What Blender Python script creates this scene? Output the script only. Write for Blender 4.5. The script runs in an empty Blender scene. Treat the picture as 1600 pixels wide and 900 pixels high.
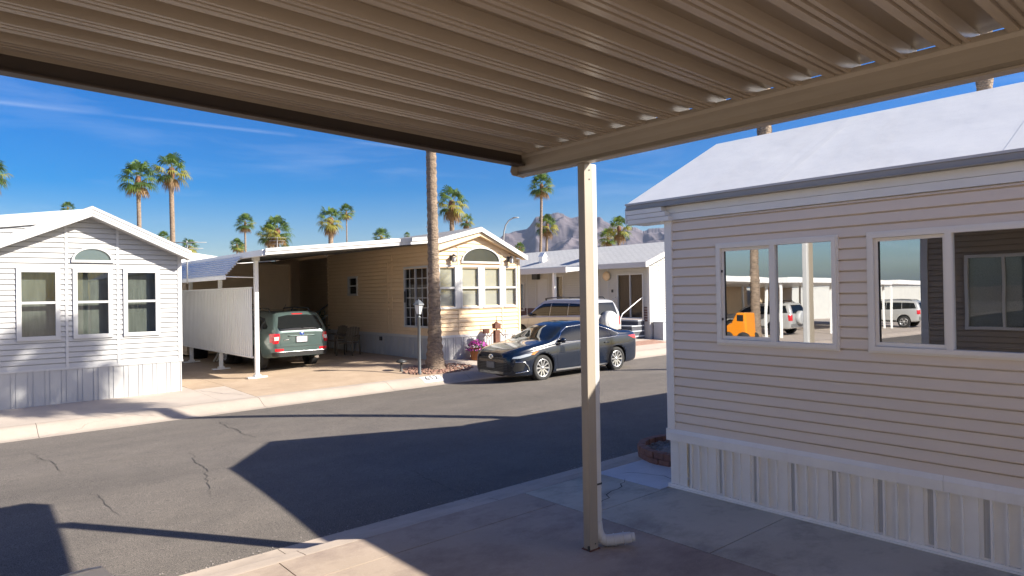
import bpy, bmesh, math, random
from mathutils import Vector, Matrix, bvhtree
from mathutils.geometry import delaunay_2d_cdt
R = math.radians
random.seed(7)
scene = bpy.context.scene
col = scene.collection

# ------------------------------------------------------------------ camera
FPX, CAMH = 1060.0, 2.35
_a, _p, _r = R(49.7), R(0.41), R(0.92)
_fw = Vector((math.cos(_a), math.sin(_a), 0)); _rt = Vector((math.sin(_a), -math.cos(_a), 0)); UP = Vector((0, 0, 1))
_F = _fw * math.cos(_p) + UP * math.sin(_p); _U = UP * math.cos(_p) - _fw * math.sin(_p)
_R = _rt * math.cos(_r) - _U * math.sin(_r); _U = _U * math.cos(_r) + _rt * math.sin(_r)
cd = bpy.data.cameras.new('camera'); cam = bpy.data.objects.new('camera', cd); col.objects.link(cam)
cd.sensor_width = 36; cd.lens = FPX / 1600 * 36; cd.clip_end = 20000; cd.clip_start = 0.05
CAM = Vector((0, 0, CAMH))
cam.matrix_world = Matrix(((_R.x, _U.x, -_F.x, 0), (_R.y, _U.y, -_F.y, 0), (_R.z, _U.z, -_F.z, CAMH), (0, 0, 0, 1)))
scene.camera = cam
def bearing(x, y):
    return _F + _R * ((x - 800) / FPX) - _U * ((y - 450) / FPX)
def at(x, y, dist):                      # the point seen in that direction at a horizontal distance
    d = bearing(x, y); return CAM + d * (dist / math.hypot(d.x, d.y))

# ------------------------------------------------------------------ ground height
def sm(a, b, x):
    t = min(1, max(0, (x - a) / (b - a))); return t * t * (3 - 2 * t)
def gz(u, v):
    b = .01 * max(-60, min(60, u))
    if v <= 6.35: b += -.06 + .012 * (1 - sm(6.05, 6.35, v)) + .098 * (1 - sm(5.90, 6.07, v)) + .015 * (1 - sm(5.72, 5.92, v))
    elif v < 14.4: b += .05 - .11 * ((v - 10.375) / 4.025) ** 2
    if v > 14.4:
        b += -.06 + .16 * sm(14.5, 15.0, v) + (.02 + .16 * sm(4., 11., u)) * sm(14.9, 17.5, v)
    return b

# ------------------------------------------------------------------ materials
def nodes(name):
    m = bpy.data.materials.new(name); m.use_nodes = True
    nt = m.node_tree; b = nt.nodes['Principled BSDF']
    return m, nt, b
def sock(b, *names):
    for n in names:
        if n in b.inputs: return b.inputs[n]
def pm(name, c, rough=.6, var=0., scale=4., bump=0., bscale=60., metal=0., coat=0., spec=.5, c2=None, stretch=None, det=6., bdist=.01):
    m, nt, b = nodes(name); L = nt.links
    b.inputs['Roughness'].default_value = rough; b.inputs['Metallic'].default_value = metal
    sock(b, 'Specular IOR Level', 'Specular').default_value = spec
    if coat: sock(b, 'Coat Weight', 'Clearcoat').default_value = coat; sock(b, 'Coat Roughness').default_value = .03
    b.inputs['Base Color'].default_value = (*c, 1)
    tc = nt.nodes.new('ShaderNodeTexCoord'); mp = nt.nodes.new('ShaderNodeMapping'); L.new(tc.outputs['Object'], mp.inputs[0])
    if stretch: mp.inputs['Scale'].default_value = stretch
    if var or c2:
        n = nt.nodes.new('ShaderNodeTexNoise'); n.inputs['Scale'].default_value = scale; n.inputs['Detail'].default_value = det
        n.inputs['Roughness'].default_value = .65; L.new(mp.outputs[0], n.inputs['Vector'])
        r = nt.nodes.new('ShaderNodeValToRGB'); L.new(n.outputs['Fac'], r.inputs[0])
        r.color_ramp.elements[0].position = .3; r.color_ramp.elements[1].position = .7
        d = c2 if c2 else tuple(x * (1 + var) for x in c); a = c if c2 else tuple(x * (1 - var) for x in c)
        r.color_ramp.elements[0].color = (*a, 1); r.color_ramp.elements[1].color = (*d, 1)
        L.new(r.outputs[0], b.inputs['Base Color'])
    if bump:
        n = nt.nodes.new('ShaderNodeTexNoise'); n.inputs['Scale'].default_value = bscale; n.inputs['Detail'].default_value = 4
        L.new(mp.outputs[0], n.inputs['Vector'])
        bp = nt.nodes.new('ShaderNodeBump'); bp.inputs['Strength'].default_value = bump; bp.inputs['Distance'].default_value = bdist
        L.new(n.outputs['Fac'], bp.inputs['Height']); L.new(bp.outputs[0], b.inputs['Normal'])
    return m
def mixlayer(m, factor_socket_fn, color):
    """lay another base colour over the material where the mask says so"""
    nt = m.node_tree; b = nt.nodes['Principled BSDF']; L = nt.links
    mx = nt.nodes.new('ShaderNodeMix'); mx.data_type = 'RGBA'
    inp = b.inputs['Base Color']
    if inp.links: L.new(inp.links[0].from_socket, mx.inputs[6])
    else: mx.inputs[6].default_value = inp.default_value
    mx.inputs[7].default_value = (*color, 1)
    L.new(factor_socket_fn(nt), mx.inputs[0]); L.new(mx.outputs[2], inp)
def noisemask(scale, lo, hi, stretch=(1, 1, 1), det=8., amt=1., seed=0.):
    def fn(nt):
        L = nt.links
        tc = nt.nodes.new('ShaderNodeTexCoord'); mp = nt.nodes.new('ShaderNodeMapping'); L.new(tc.outputs['Object'], mp.inputs[0])
        mp.inputs['Scale'].default_value = stretch; mp.inputs['Location'].default_value = (seed, seed * .7, 0)
        n = nt.nodes.new('ShaderNodeTexNoise'); n.inputs['Scale'].default_value = scale; n.inputs['Detail'].default_value = det; n.inputs['Roughness'].default_value = .7
        L.new(mp.outputs[0], n.inputs['Vector'])
        r = nt.nodes.new('ShaderNodeMapRange'); r.inputs[1].default_value = lo; r.inputs[2].default_value = hi; r.inputs[3].default_value = 0; r.inputs[4].default_value = amt
        L.new(n.outputs['Fac'], r.inputs[0]); return r.outputs[0]
    return fn
def glass(name, tint=(.9, .95, .95), refl=.06, ior=1.5, rough=0.0, k=1.0):
    m = bpy.data.materials.new(name); m.use_nodes = True; nt = m.node_tree; nt.nodes.clear(); L = nt.links
    o = nt.nodes.new('ShaderNodeOutputMaterial'); t = nt.nodes.new('ShaderNodeBsdfTransparent'); g = nt.nodes.new('ShaderNodeBsdfGlossy')
    g.inputs['Roughness'].default_value = rough; t.inputs[0].default_value = (*tint, 1); g.inputs[0].default_value = (.95, .97, 1, 1)
    f = nt.nodes.new('ShaderNodeFresnel'); ge = nt.nodes.new('ShaderNodeNewGeometry'); ir = nt.nodes.new('ShaderNodeMapRange')
    ir.inputs[3].default_value = ior; ir.inputs[4].default_value = 1 / ior; L.new(ge.outputs['Backfacing'], ir.inputs[0]); L.new(ir.outputs[0], f.inputs[0])   # a thin pane: same on both faces
    ma = nt.nodes.new('ShaderNodeMath'); ma.operation = 'MULTIPLY_ADD'; ma.use_clamp = True
    L.new(f.outputs[0], ma.inputs[0]); ma.inputs[1].default_value = k; ma.inputs[2].default_value = refl
    x = nt.nodes.new('ShaderNodeMixShader'); L.new(ma.outputs[0], x.inputs[0]); L.new(t.outputs[0], x.inputs[1]); L.new(g.outputs[0], x.inputs[2])
    L.new(x.outputs[0], o.inputs[0]); return m
M = {}
M['white'] = pm('white_vinyl', (.45, .45, .445), .5, .03, 1.2)
M['white_trim'] = pm('white_trim', (.52, .52, .515), .45, .02, 2)
M['white_metal'] = pm('white_metal', (.82, .82, .80), .35, .03, 3)
M['offwhite'] = pm('offwhite_vinyl', (.60, .60, .56), .55, .05, 1.5)
M['greywall'] = pm('pale_grey_vinyl', (.50, .49, .46), .55, .04, 1.5)
M['almond'] = pm('almond_trim', (.84, .80, .73), .45, .02, 2)
M['pink'] = pm('pinkish_vinyl', (.77, .675, .575), .5, .05, 1.1, bump=.06, bscale=40, stretch=(1, .15, 1))
M['tan'] = pm('tan_vinyl', (.72, .535, .335), .55, .05, 1.5)
M['tandark'] = pm('tan_shed_vinyl', (.72, .56, .38), .6, .06, 1.5)
M['ourwall'] = pm('brown_vinyl', (.30, .25, .195), .6, .05, 1.5)
M['skirt'] = pm('skirt_vinyl', (.86, .835, .78), .5, .05, 2.2, c2=None)
mixlayer(M['skirt'], noisemask(1.6, .52, .8, (3, 3, .6), amt=.28), (.60, .54, .46))
M['frieze'] = pm('frieze_vinyl', (.78, .80, .80), .4, .04, 2)
M['membrane_patch'] = pm('roof_patch', (.70, .70, .68), .6, .04, 3)
M['greymetal'] = pm('grey_drip_edge', (.30, .30, .295), .4, .05, 3)
M['wainscot'] = pm('maroon_vinyl', (.11, .055, .045), .6, .08, 3)
M['membrane'] = pm('roof_membrane', (.72, .72, .70), .55, .04, .9, bump=.35, bscale=1.5, bdist=.035)
mixlayer(M['membrane'], noisemask(1.3, .52, .8, (.35, 2.2, .35), amt=.3), (.56, .53, .48))
M['dark'] = pm('dark_interior', (.02, .02, .018), .8)
M['interior'] = pm('dim_interior', (.06, .06, .052), .9, .3, 1.5)
M['blind'] = pm('beige_blind', (.32, .30, .25), .8, .03, 3)
M['dimcurtain'] = pm('dim_curtain', (.085, .09, .075), .9, .35, 4, stretch=(4, 4, .4))
M['curtain'] = pm('pale_curtain', (.45, .50, .47), .8, .10, 6, stretch=(6, 6, .3))
M['curtainb'] = pm('brown_curtain', (.10, .066, .046), .8, .25, 6, stretch=(9, 9, .2))
M['glass'] = glass('window_glass', refl=.05)
M['glass_dim'] = glass('shaded_glass', tint=(.8, .82, .8), refl=.0, k=.35)
M['glass_mirror'] = glass('solar_glass', tint=(.55, .6, .6), refl=.50, k=1.0)
M['glass_blind'] = glass('blind_glass', tint=(.9, .93, .93), refl=.02, k=.8)
M['bluegrey'] = pm('blue_grey_shingle', (.44, .47, .50), .85, .12, 2, bump=.5, bscale=30)
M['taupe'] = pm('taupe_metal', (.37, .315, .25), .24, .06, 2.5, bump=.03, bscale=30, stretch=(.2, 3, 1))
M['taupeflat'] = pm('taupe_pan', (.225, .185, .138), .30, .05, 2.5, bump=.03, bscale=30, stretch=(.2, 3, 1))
M['taupedark'] = pm('dark_brown_metal', (.05, .036, .028), .5, .1, 2)
M['beam'] = pm('taupe_beam', (.36, .318, .262), .4, .07, 3, stretch=(1, .3, 2))
M['post'] = pm('cream_post', (.32, .28, .225), .45, .05, 5, stretch=(2, 2, .3))
mixlayer(M['post'], noisemask(7, .6, .85, (2, 2, .5), amt=.4), (.24, .19, .14))
M['pvc'] = pm('white_pipe', (.55, .55, .54), .4, .05, 8)
M['rust'] = pm('rust', (.13, .052, .032), .85, .35, 12, bump=.4, bscale=60)
M['black'] = pm('black_plastic', (.012, .012, .013), .5)
M['blackmetal'] = pm('black_metal', (.04, .042, .044), .45, .1, 6)
M['bark'] = pm('palm_bark', (.15, .112, .082), .9, .0, 4.5, c2=(.42, .315, .225), bump=1., bscale=14, stretch=(1.2, 1.2, 3.4), bdist=.08)
M['barkred'] = pm('palm_boot', (.24, .11, .06), .9, .0, 9, c2=(.12, .06, .04), bump=.6, bscale=30, stretch=(1, 1, 2))
def leaf(name, c, c2):
    m = pm(name, c, .55, 0, 2.5, c2=c2, spec=.3)
    b = m.node_tree.nodes['Principled BSDF']; nt = m.node_tree
    tr = nt.nodes.new('ShaderNodeBsdfTranslucent'); tr.inputs[0].default_value = (c2[0] * 1.3, c2[1] * 1.3, c2[2], 1)
    mx = nt.nodes.new('ShaderNodeMixShader'); mx.inputs[0].default_value = .35; o = nt.nodes['Material Output']
    nt.links.new(b.outputs[0], mx.inputs[1]); nt.links.new(tr.outputs[0], mx.inputs[2]); nt.links.new(mx.outputs[0], o.inputs[0]); return m
M['leaf'] = leaf('frond_green', (.075, .14, .026), (.145, .21, .045))
M['leafdk'] = leaf('frond_dark', (.035, .075, .022), (.07, .12, .035))
M['leafyl'] = leaf('frond_yellow', (.20, .22, .04), (.29, .26, .06))
M['leafdead'] = leaf('frond_dead', (.20, .13, .065), (.27, .17, .08))
def streets(name):
    m, nt, b = nodes(name); L = nt.links
    b.inputs['Roughness'].default_value = .88; sock(b, 'Specular IOR Level', 'Specular').default_value = .3
    tc = nt.nodes.new('ShaderNodeTexCoord')
    def nz(s, d, st=(1, 1, 1), ro=.6):
        mp = nt.nodes.new('ShaderNodeMapping'); mp.inputs['Scale'].default_value = st; L.new(tc.outputs['Object'], mp.inputs[0])
        n = nt.nodes.new('ShaderNodeTexNoise'); n.inputs['Scale'].default_value = s; n.inputs['Detail'].default_value = d; n.inputs['Roughness'].default_value = ro
        L.new(mp.outputs[0], n.inputs['Vector']); return n.outputs['Fac']
    def ramp(f, a, ca, e, ce):
        r = nt.nodes.new('ShaderNodeValToRGB'); L.new(f, r.inputs[0]); r.color_ramp.elements[0].position = a; r.color_ramp.elements[1].position = e
        r.color_ramp.elements[0].color = (*ca, 1); r.color_ramp.elements[1].color = (*ce, 1); return r.outputs[0]
    def mul(a, c, f=1., mode='MULTIPLY'):
        x = nt.nodes.new('ShaderNodeMix'); x.data_type = 'RGBA'; x.blend_type = mode; x.inputs[0].default_value = f; L.new(a, x.inputs[6]); L.new(c, x.inputs[7]); return x.outputs[2]
    base = ramp(nz(.35, 6, (.5, 1.6, 1)), .3, (.140, .126, .110), .72, (.178, .160, .141))
    base = mul(base, ramp(nz(1.6, 9, (.8, 1.1, 1), .75), .35, (.84, .84, .85), .7, (1.08, 1.07, 1.06)))
    base = mul(base, ramp(nz(110, 3, ro=.8), .40, (.45, .45, .46), .62, (1.5, 1.48, 1.45)))
    base = mul(base, ramp(nz(.12, 3, (.15, 1.8, 1)), .4, (.86, .86, .87), .6, (1.06, 1.05, 1.04)))
    L.new(base, b.inputs['Base Color'])
    bp = nt.nodes.new('ShaderNodeBump'); bp.inputs['Strength'].default_value = .5; bp.inputs['Distance'].default_value = .006
    L.new(nz(120, 3), bp.inputs['Height']); L.new(bp.outputs[0], b.inputs['Normal']); return m
M['asphalt'] = streets('asphalt')
M['crack'] = pm('crack_filler', (.068, .062, .056), .9)
def concrete(name, c, c2, stain=(.2, .17, .15), amt=.5, s=.8):
    m = pm(name, c, .85, 0, s, c2=c2, bump=.25, bscale=90, spec=.3, bdist=.004)
    mixlayer(m, noisemask(1.1, .47, .68, (1, 1.5, 1), amt=amt), stain); mixlayer(m, noisemask(3.5, .56, .72, (1, 1, 1), amt=amt * .6, seed=7.), stain)
    mixlayer(m, noisemask(70, .55, .75, amt=.22), (.75, .7, .64)); return m
M['kerb'] = concrete('kerb_concrete', (.34, .29, .24), (.42, .36, .305), amt=.25)
M['kerb_near'] = concrete('near_kerb_concrete', (.42, .345, .275), (.52, .43, .35), amt=.35)
M['apron'] = concrete('apron_concrete', (.39, .335, .285), (.47, .405, .345), amt=.15)
M['drive_tan'] = concrete('tan_exposed_aggregate', (.36, .27, .19), (.45, .345, .25), stain=(.25, .185, .13), amt=.35, s=1.4)
M['slab_red'] = concrete('reddish_slab', (.36, .285, .22), (.44, .35, .275), stain=(.20, .15, .13), amt=.7)
M['slab_grey'] = concrete('grey_slab', (.48, .425, .33), (.57, .51, .405), stain=(.24, .2, .165), amt=.7)
M['slab_pale'] = concrete('whitewashed_slab', (.55, .53, .53), (.68, .66, .65), stain=(.4, .38, .37), amt=.4)
M['desert'] = pm('desert_ground', (.30, .24, .18), .95, .2, .05, bump=.2, bscale=1)
M['brickring'] = pm('red_brick', (.24, .12, .09), .9, .25, 14, bump=.5, bscale=40)
M['stone'] = pm('grey_gravel', (.27, .24, .22), .9, .35, 9)
M['stonered'] = pm('red_gravel', (.30, .175, .13), .9, .4, 11)
M['pot'] = pm('orange_wood_bucket', (.36, .13, .035), .6, .3, 14, stretch=(1, 1, .15))
M['petal'] = pm('petunia_petal', (.78, .04, .36), .6, .0, 9, c2=(.50, .12, .55))
M['dkleaf'] = pm('petunia_leaf', (.03, .06, .02), .6, .3, 8)
M['chairwood'] = pm('brown_resin', (.16, .125, .085), .5, .15, 6)
M['resin'] = pm('white_resin', (.62, .62, .61), .4, .02, 3)
M['lampglass'] = pm('frosted_lamp_glass', (.62, .62, .60), .3, .03, 3)
M['paint_navy'] = pm('navy_car_paint', (.004, .009, .022), .25, metal=.0, coat=.7, spec=.35)
M['paint_green'] = pm('sage_car_paint', (.075, .112, .108), .28, metal=.35, coat=1., spec=.5)
M['paint_white'] = pm('white_car_paint', (.40, .405, .40), .3, metal=.2, coat=1.)
M['paint_orange'] = pm('orange_cart_paint', (.75, .25, .01), .35, coat=.6)
M['cover_grey'] = pm('spare_cover', (.40, .41, .41), .45, .05, 3)
M['lampmetal'] = pm('lamp_metal', (.10, .11, .12), .4, .1, 6)
M['carglass'] = pm('dark_car_glass', (.008, .010, .011), .03, spec=.6)
M['chrome'] = pm('chrome', (.72, .73, .74), .12, metal=1.)
M['alloy'] = pm('alloy', (.62, .63, .64), .28, metal=.85)
M['tyre'] = pm('tyre_rubber', (.022, .022, .022), .85, .2, 20)
M['headlamp'] = pm('headlamp_lens', (.34, .38, .43), .06, spec=.8, coat=1.)
M['amber'] = pm('amber_lens', (.70, .20, .02), .15, coat=1.)
M['redlens'] = pm('red_lens', (.50, .012, .02), .12, coat=1.)
M['clearlens'] = pm('clear_lens', (.60, .55, .53), .12, coat=1.)
M['plate'] = pm('plate_white', (.55, .53, .58), .5, .12, 22)
M['plategrey'] = pm('plate_grey', (.16, .16, .16), .5, .1, 12)
M['emblem_blue'] = pm('emblem_blue', (.02, .06, .25), .2, coat=1.)
M['bikeblack'] = M['black']
M['paint_num'] = pm('kerb_number_white', (.72, .70, .66), .8, .1, 20)
M['paint_blk'] = pm('kerb_number_black', (.06, .065, .08), .8, .2, 30)
M['blueplastic'] = pm('blue_ceramic', (.03, .20, .42), .4)
M['terracotta'] = pm('terracotta', (.45, .16, .08), .8, .1, 8)
def shingles(name, c, c2):
    m, nt, b = nodes(name); L = nt.links; b.inputs['Roughness'].default_value = .92
    tc = nt.nodes.new('ShaderNodeTexCoord'); mp = nt.nodes.new('ShaderNodeMapping'); L.new(tc.outputs['Object'], mp.inputs[0])
    mp.inputs['Rotation'].default_value = (0, 0, R(90))
    br = nt.nodes.new('ShaderNodeTexBrick'); br.inputs['Scale'].default_value = 1; br.inputs['Brick Width'].default_value = .3; br.inputs['Row Height'].default_value = .13
    br.inputs['Mortar Size'].default_value = .012; br.inputs['Color1'].default_value = (*c, 1); br.inputs['Color2'].default_value = (*c2, 1); br.inputs['Mortar'].default_value = (*[x * .72 for x in c], 1)
    br.inputs['Bias'].default_value = 0
    L.new(mp.outputs[0], br.inputs['Vector']); L.new(br.outputs['Color'], b.inputs['Base Color'])
    bp = nt.nodes.new('ShaderNodeBump'); bp.inputs['Strength'].default_value = .4; bp.inputs['Distance'].default_value = .01; L.new(br.outputs['Fac'], bp.inputs['Height']); bp.invert = True
    L.new(bp.outputs[0], b.inputs['Normal']); return m
M['shingle'] = shingles('grey_shingle', (.20, .20, .205), (.29, .285, .28))
M['shingle_blue'] = shingles('pale_shingle', (.47, .465, .445), (.51, .505, .485))
def vent_mat():
    m, nt, b = nodes('perforated_vent'); L = nt.links; b.inputs['Roughness'].default_value = .5
    tc = nt.nodes.new('ShaderNodeTexCoord'); mp = nt.nodes.new('ShaderNodeMapping'); L.new(tc.outputs['Object'], mp.inputs[0])
    mp.inputs['Rotation'].default_value = (R(45), 0, 0)
    ck = nt.nodes.new('ShaderNodeTexBrick'); ck.offset = .5
    sw = nt.nodes.new('ShaderNodeSeparateXYZ'); cb = nt.nodes.new('ShaderNodeCombineXYZ'); L.new(mp.outputs[0], sw.inputs[0]); L.new(sw.outputs[1], cb.inputs[0]); L.new(sw.outputs[2], cb.inputs[1])
    L.new(cb.outputs[0], ck.inputs['Vector']); ck.inputs['Scale'].default_value = 1; ck.inputs['Brick Width'].default_value = .026; ck.inputs['Row Height'].default_value = .013; ck.inputs['Mortar Size'].default_value = .0042
    ck.inputs['Color1'].default_value = (.27, .26, .245, 1); ck.inputs['Color2'].default_value = (.32, .31, .29, 1); ck.inputs['Mortar'].default_value = (.62, .61, .58, 1)
    L.new(ck.outputs['Color'], b.inputs['Base Color']); return m
M['vent'] = vent_mat()

# ------------------------------------------------------------------ mesh builder
class MB:
    def __init__(s): s.v = []; s.f = []; s.m = []; s.sm = []
    def add(s, vs, fs, mi=0, smooth=False):
        n = len(s.v); s.v += [Vector(x) for x in vs]
        for f in fs: s.f.append([n + i for i in f]); s.m.append(mi); s.sm.append(smooth)
    def quad(s, a, b, c, d, mi=0, smooth=False): s.add([a, b, c, d], [(0, 1, 2, 3)], mi, smooth)
    def obox(s, O, a, n, s0, s1, z0, z1, d0, d1, mi=0):
        O = Vector(O); a = Vector(a); n = Vector(n)
        P = [O + a * x + UP * z + n * d for d in (d0, d1) for z in (z0, z1) for x in (s0, s1)]
        fs = [(0, 2, 3, 1), (4, 5, 7, 6), (0, 1, 5, 4), (2, 6, 7, 3), (0, 4, 6, 2), (1, 3, 7, 5)]
        if a.cross(UP).dot(n) < 0: fs = [f[::-1] for f in fs]      # right-handedness keeps normals outward
        s.add(P, fs, mi)
    def box(s, x0, x1, y0, y1, z0, z1, mi=0):
        s.obox((0, 0, 0), (1, 0, 0), (0, -1, 0), x0, x1, z0, z1, -y1, -y0, mi)
    def prism(s, pts, d, mi=0, caps=True):       # polygon (3D points) swept along d
        d = Vector(d); k = len(pts); pts = [Vector(p) for p in pts]
        fs = [(i, (i + 1) % k, k + (i + 1) % k, k + i) for i in range(k)]
        if caps: fs += [tuple(range(k))[::-1], tuple(range(k, 2 * k))]
        s.add(pts + [p + d for p in pts], fs, mi)
    def tube(s, path, r, seg=8, mi=0, smooth=True, caps=True):
        path = [Vector(p) for p in path]; k = len(path); rs = r if isinstance(r, (list, tuple)) else [r] * k
        vs = []; prev = None
        for i, p in enumerate(path):
            t = (path[min(i + 1, k - 1)] - path[max(i - 1, 0)]).normalized()
            if prev is None: x = t.orthogonal().normalized()
            else:
                x = prev - t * prev.dot(t); x = x.normalized() if x.length > 1e-6 else t.orthogonal().normalized()
            prev = x; y = t.cross(x)
            for j in range(seg):
                an = 2 * math.pi * j / seg; vs.append(p + (x * math.cos(an) + y * math.sin(an)) * rs[i])
        fs = [(i * seg + j, i * seg + (j + 1) % seg, (i + 1) * seg + (j + 1) % seg, (i + 1) * seg + j) for i in range(k - 1) for j in range(seg)]
        s.add(vs, fs, mi, smooth)
        if caps: n = len(s.v) - len(vs); s.f += [[n + j for j in range(seg)][::-1], [n + (k - 1) * seg + j for j in range(seg)]]; s.m += [mi, mi]; s.sm += [False, False]
    def lathe(s, prof, c=(0, 0, 0), axis='z', seg=24, mi=0, smooth=True):
        c = Vector(c); vs = []
        for r, h in prof:
            for j in range(seg):
                a = 2 * math.pi * j / seg
                p = (r * math.cos(a), r * math.sin(a), h) if axis == 'z' else ((r * math.cos(a), h, -r * math.sin(a)))
                vs.append(c + Vector(p))
        k = len(prof)
        s.add(vs, [(i * seg + j, i * seg + (j + 1) % seg, (i + 1) * seg + (j + 1) % seg, (i + 1) * seg + j) for i in range(k - 1) for j in range(seg)], mi, smooth)
    def split(s):
        par = list(range(len(s.v)))
        def find(i):
            while par[i] != i: par[i] = par[par[i]]; i = par[i]
            return i
        key = {}
        for i, p in enumerate(s.v):
            k = (round(p.x, 4), round(p.y, 4), round(p.z, 4))
            if k in key: par[find(i)] = find(key[k])
            else: key[k] = i
        for f in s.f:
            for i in f[1:]: par[find(i)] = find(f[0])
        out = {}
        for f, m, sm_ in zip(s.f, s.m, s.sm): out.setdefault(find(f[0]), []).append((f, m, sm_))
        res = []
        for fs in out.values():
            b = MB(); mp = {}
            for f, m, sm_ in fs:
                for i in f:
                    if i not in mp: mp[i] = len(b.v); b.v.append(s.v[i])
                b.f.append([mp[i] for i in f]); b.m.append(m); b.sm.append(sm_)
            res.append(b)
        return res
    def mesh(s, name, mats, off=(0, 0, 0)):
        me = bpy.data.meshes.new(name); off = Vector(off)
        me.from_pydata([tuple(p - off) for p in s.v], [], s.f)
        for m in (mats if isinstance(mats, (list, tuple)) else [mats]): me.materials.append(M[m] if isinstance(m, str) else m)
        me.polygons.foreach_set('material_index', s.m); me.polygons.foreach_set('use_smooth', s.sm); me.update(); return me
def link(name, me, parent=None):
    o = bpy.data.objects.new(name, me); col.objects.link(o)
    if parent: o.parent = parent
    return o
def bevel(o, w=.006, seg=2):
    b = o.modifiers.new('bevel', 'BEVEL'); b.width = w; b.segments = seg; b.limit_method = 'ANGLE'; b.angle_limit = R(40); return o
def tag(o, label, cat, group=None):
    o['label'] = label; o['category'] = cat
    if group: o['group'] = group
    return o
def structure(name, mb, mats, kind='structure', off=(0, 0, 0)):
    o = link(name, mb.mesh(name, mats, off)); o.location = off; o['kind'] = kind; return o
SPLIT = {'vent_strip', 'corner_trim', 'roof_seam', 'skirting', 'window_mullion', 'rail', 'strut', 'screw', 'belt_trim', 'gable_return', 'rake_board', 'soffit', 'wing_skirting', 'handrail', 'roof_vent', 'frieze_board', 'gasket', 'rods', 'wall_box', 'lower_trim'}
class Thing:
    def __init__(s, name, label, cat, loc, group=None, rot=0.):
        s.o = bpy.data.objects.new(name, None); col.objects.link(s.o); s.o.empty_display_size = .2
        s.o.location = loc; s.o.rotation_euler = (0, 0, rot); s.loc = Vector(loc); s.local = False; tag(s.o, label, cat, group)
    def part(s, name, mb, mats, parent=None, label=None, bev=0):
        if name in SPLIT:
            pcs = mb.split(); o = None
            if len(pcs) > 1:
                for p in pcs:
                    q = s._part(name, p, mats, parent, label, bev); o = o or q
                return o
        return s._part(name, mb, mats, parent, label, bev)
    def _part(s, name, mb, mats, parent=None, label=None, bev=0):
        o = link(name, mb.mesh(name, mats, (0, 0, 0) if s.local else s.loc), parent or s.o)
        if label: o['label'] = label
        if bev: bevel(o, bev)
        return o
def solo(name, mb, mats, label, cat, loc, group=None, bev=0):
    o = link(name, mb.mesh(name, mats, loc)); o.location = loc; tag(o, label, cat, group)
    if bev: bevel(o, bev)
    return o
def copy_tree(o, parent=None):
    c = o.copy(); col.objects.link(c)
    if parent: c.parent = parent
    for ch in o.children: copy_tree(ch, c)
    return c
def copy_thing(root, loc, label, group=None, rot=None):
    kids = list(root.children); c = root.copy(); col.objects.link(c)
    for ch in kids: copy_tree(ch, c)
    c.location = loc; c['label'] = label
    if group: c['group'] = group
    if rot is not None: c.rotation_euler = (0, 0, rot)
    return c

# ------------------------------------------------------------------ house pieces
def siding(mb, O, a, n, L, z0, z1, bh=.1016, clip=None, holes=(), gap=.016, mi=0):
    O = Vector(O); a = Vector(a); n = Vector(n); k = int(math.ceil((z1 - z0) / bh - 1e-6))
    def P(s_, z, d): return O + a * s_ + UP * z + n * d
    flip = a.cross(UP).dot(n) < 0
    for i in range(k):
        za = z0 + i * bh; zb = min(za + bh, z1); zm = (za + zb) / 2
        e0 = clip(za) if clip else (0, L); e1 = clip(zb) if clip else (0, L)
        if e0[1] - e0[0] < .02: continue
        if e1[1] < e1[0]: e1 = ((e1[0] + e1[1]) / 2,) * 2
        segs = [(e0[0], e0[1], e1[0], e1[1])]
        for h in holes:
            if h[2] - .02 < zm < h[3] + .02:
                ns = []
                for p0, p1, q0, q1 in segs:
                    if h[1] <= p0 or h[0] >= p1: ns.append((p0, p1, q0, q1)); continue
                    if h[0] > p0: ns.append((p0, h[0], q0, h[0]))
                    if h[1] < p1: ns.append((h[1], p1, h[1], q1))
                segs = ns
        zc = zb - gap
        for h in holes:                        # fill the strip of a board that the opening cuts lengthwise
            if h[2] - .02 < zm < h[3] + .02:
                for ya, yb in ((za, min(zb, h[2])), (max(za, h[3]), zb)):
                    if yb - ya > .003:
                        q = [P(h[0], ya, .008), P(h[1], ya, .008), P(h[1], yb, .008), P(h[0], yb, .008)]; mb.quad(*(q[::-1] if flip else q), mi=mi)
        for p0, p1, q0, q1 in segs:
            rows = [(-.022, za, p0, p1), (.013, za, p0, p1), (.0135, za + .005, p0, p1), (.001, zc, q0, q1), (-.022, zc, q0, q1), (-.022, zb, q0, q1)]
            for r0, r1 in zip(rows, rows[1:]):
                q = [P(r0[2], r0[1], r0[0]), P(r0[3], r0[1], r0[0]), P(r1[3], r1[1], r1[0]), P(r1[2], r1[1], r1[0])]
                mb.quad(*(q[::-1] if flip else q), mi=mi)
def ribbed(mb, O, a, n, L, z0, z1, pattern, mi=0):
    """vertical skirting: pattern = [(width, out)], repeated along a; short returns join the steps"""
    O = Vector(O); a = Vector(a); n = Vector(n); s = 0; i = 0; prev = None
    flip = a.cross(UP).dot(n) < 0
    def q(A, B, d0, d1):
        p = [O + a * A + n * d0 + UP * z0, O + a * B + n * d1 + UP * z0, O + a * B + n * d1 + UP * z1, O + a * A + n * d0 + UP * z1]
        mb.quad(*(p[::-1] if flip else p), mi=mi)
    while s < L - 1e-4:
        w, d = pattern[i % len(pattern)]; e = min(L, s + w)
        if prev is not None and abs(prev - d) > 1e-5: q(s, s, prev, d)
        q(s, e, d, d); prev = d; s = e; i += 1
SK = [(.105, .0), (.012, .012), (.075, .0), (.012, .012), (.09, .004)]
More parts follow.
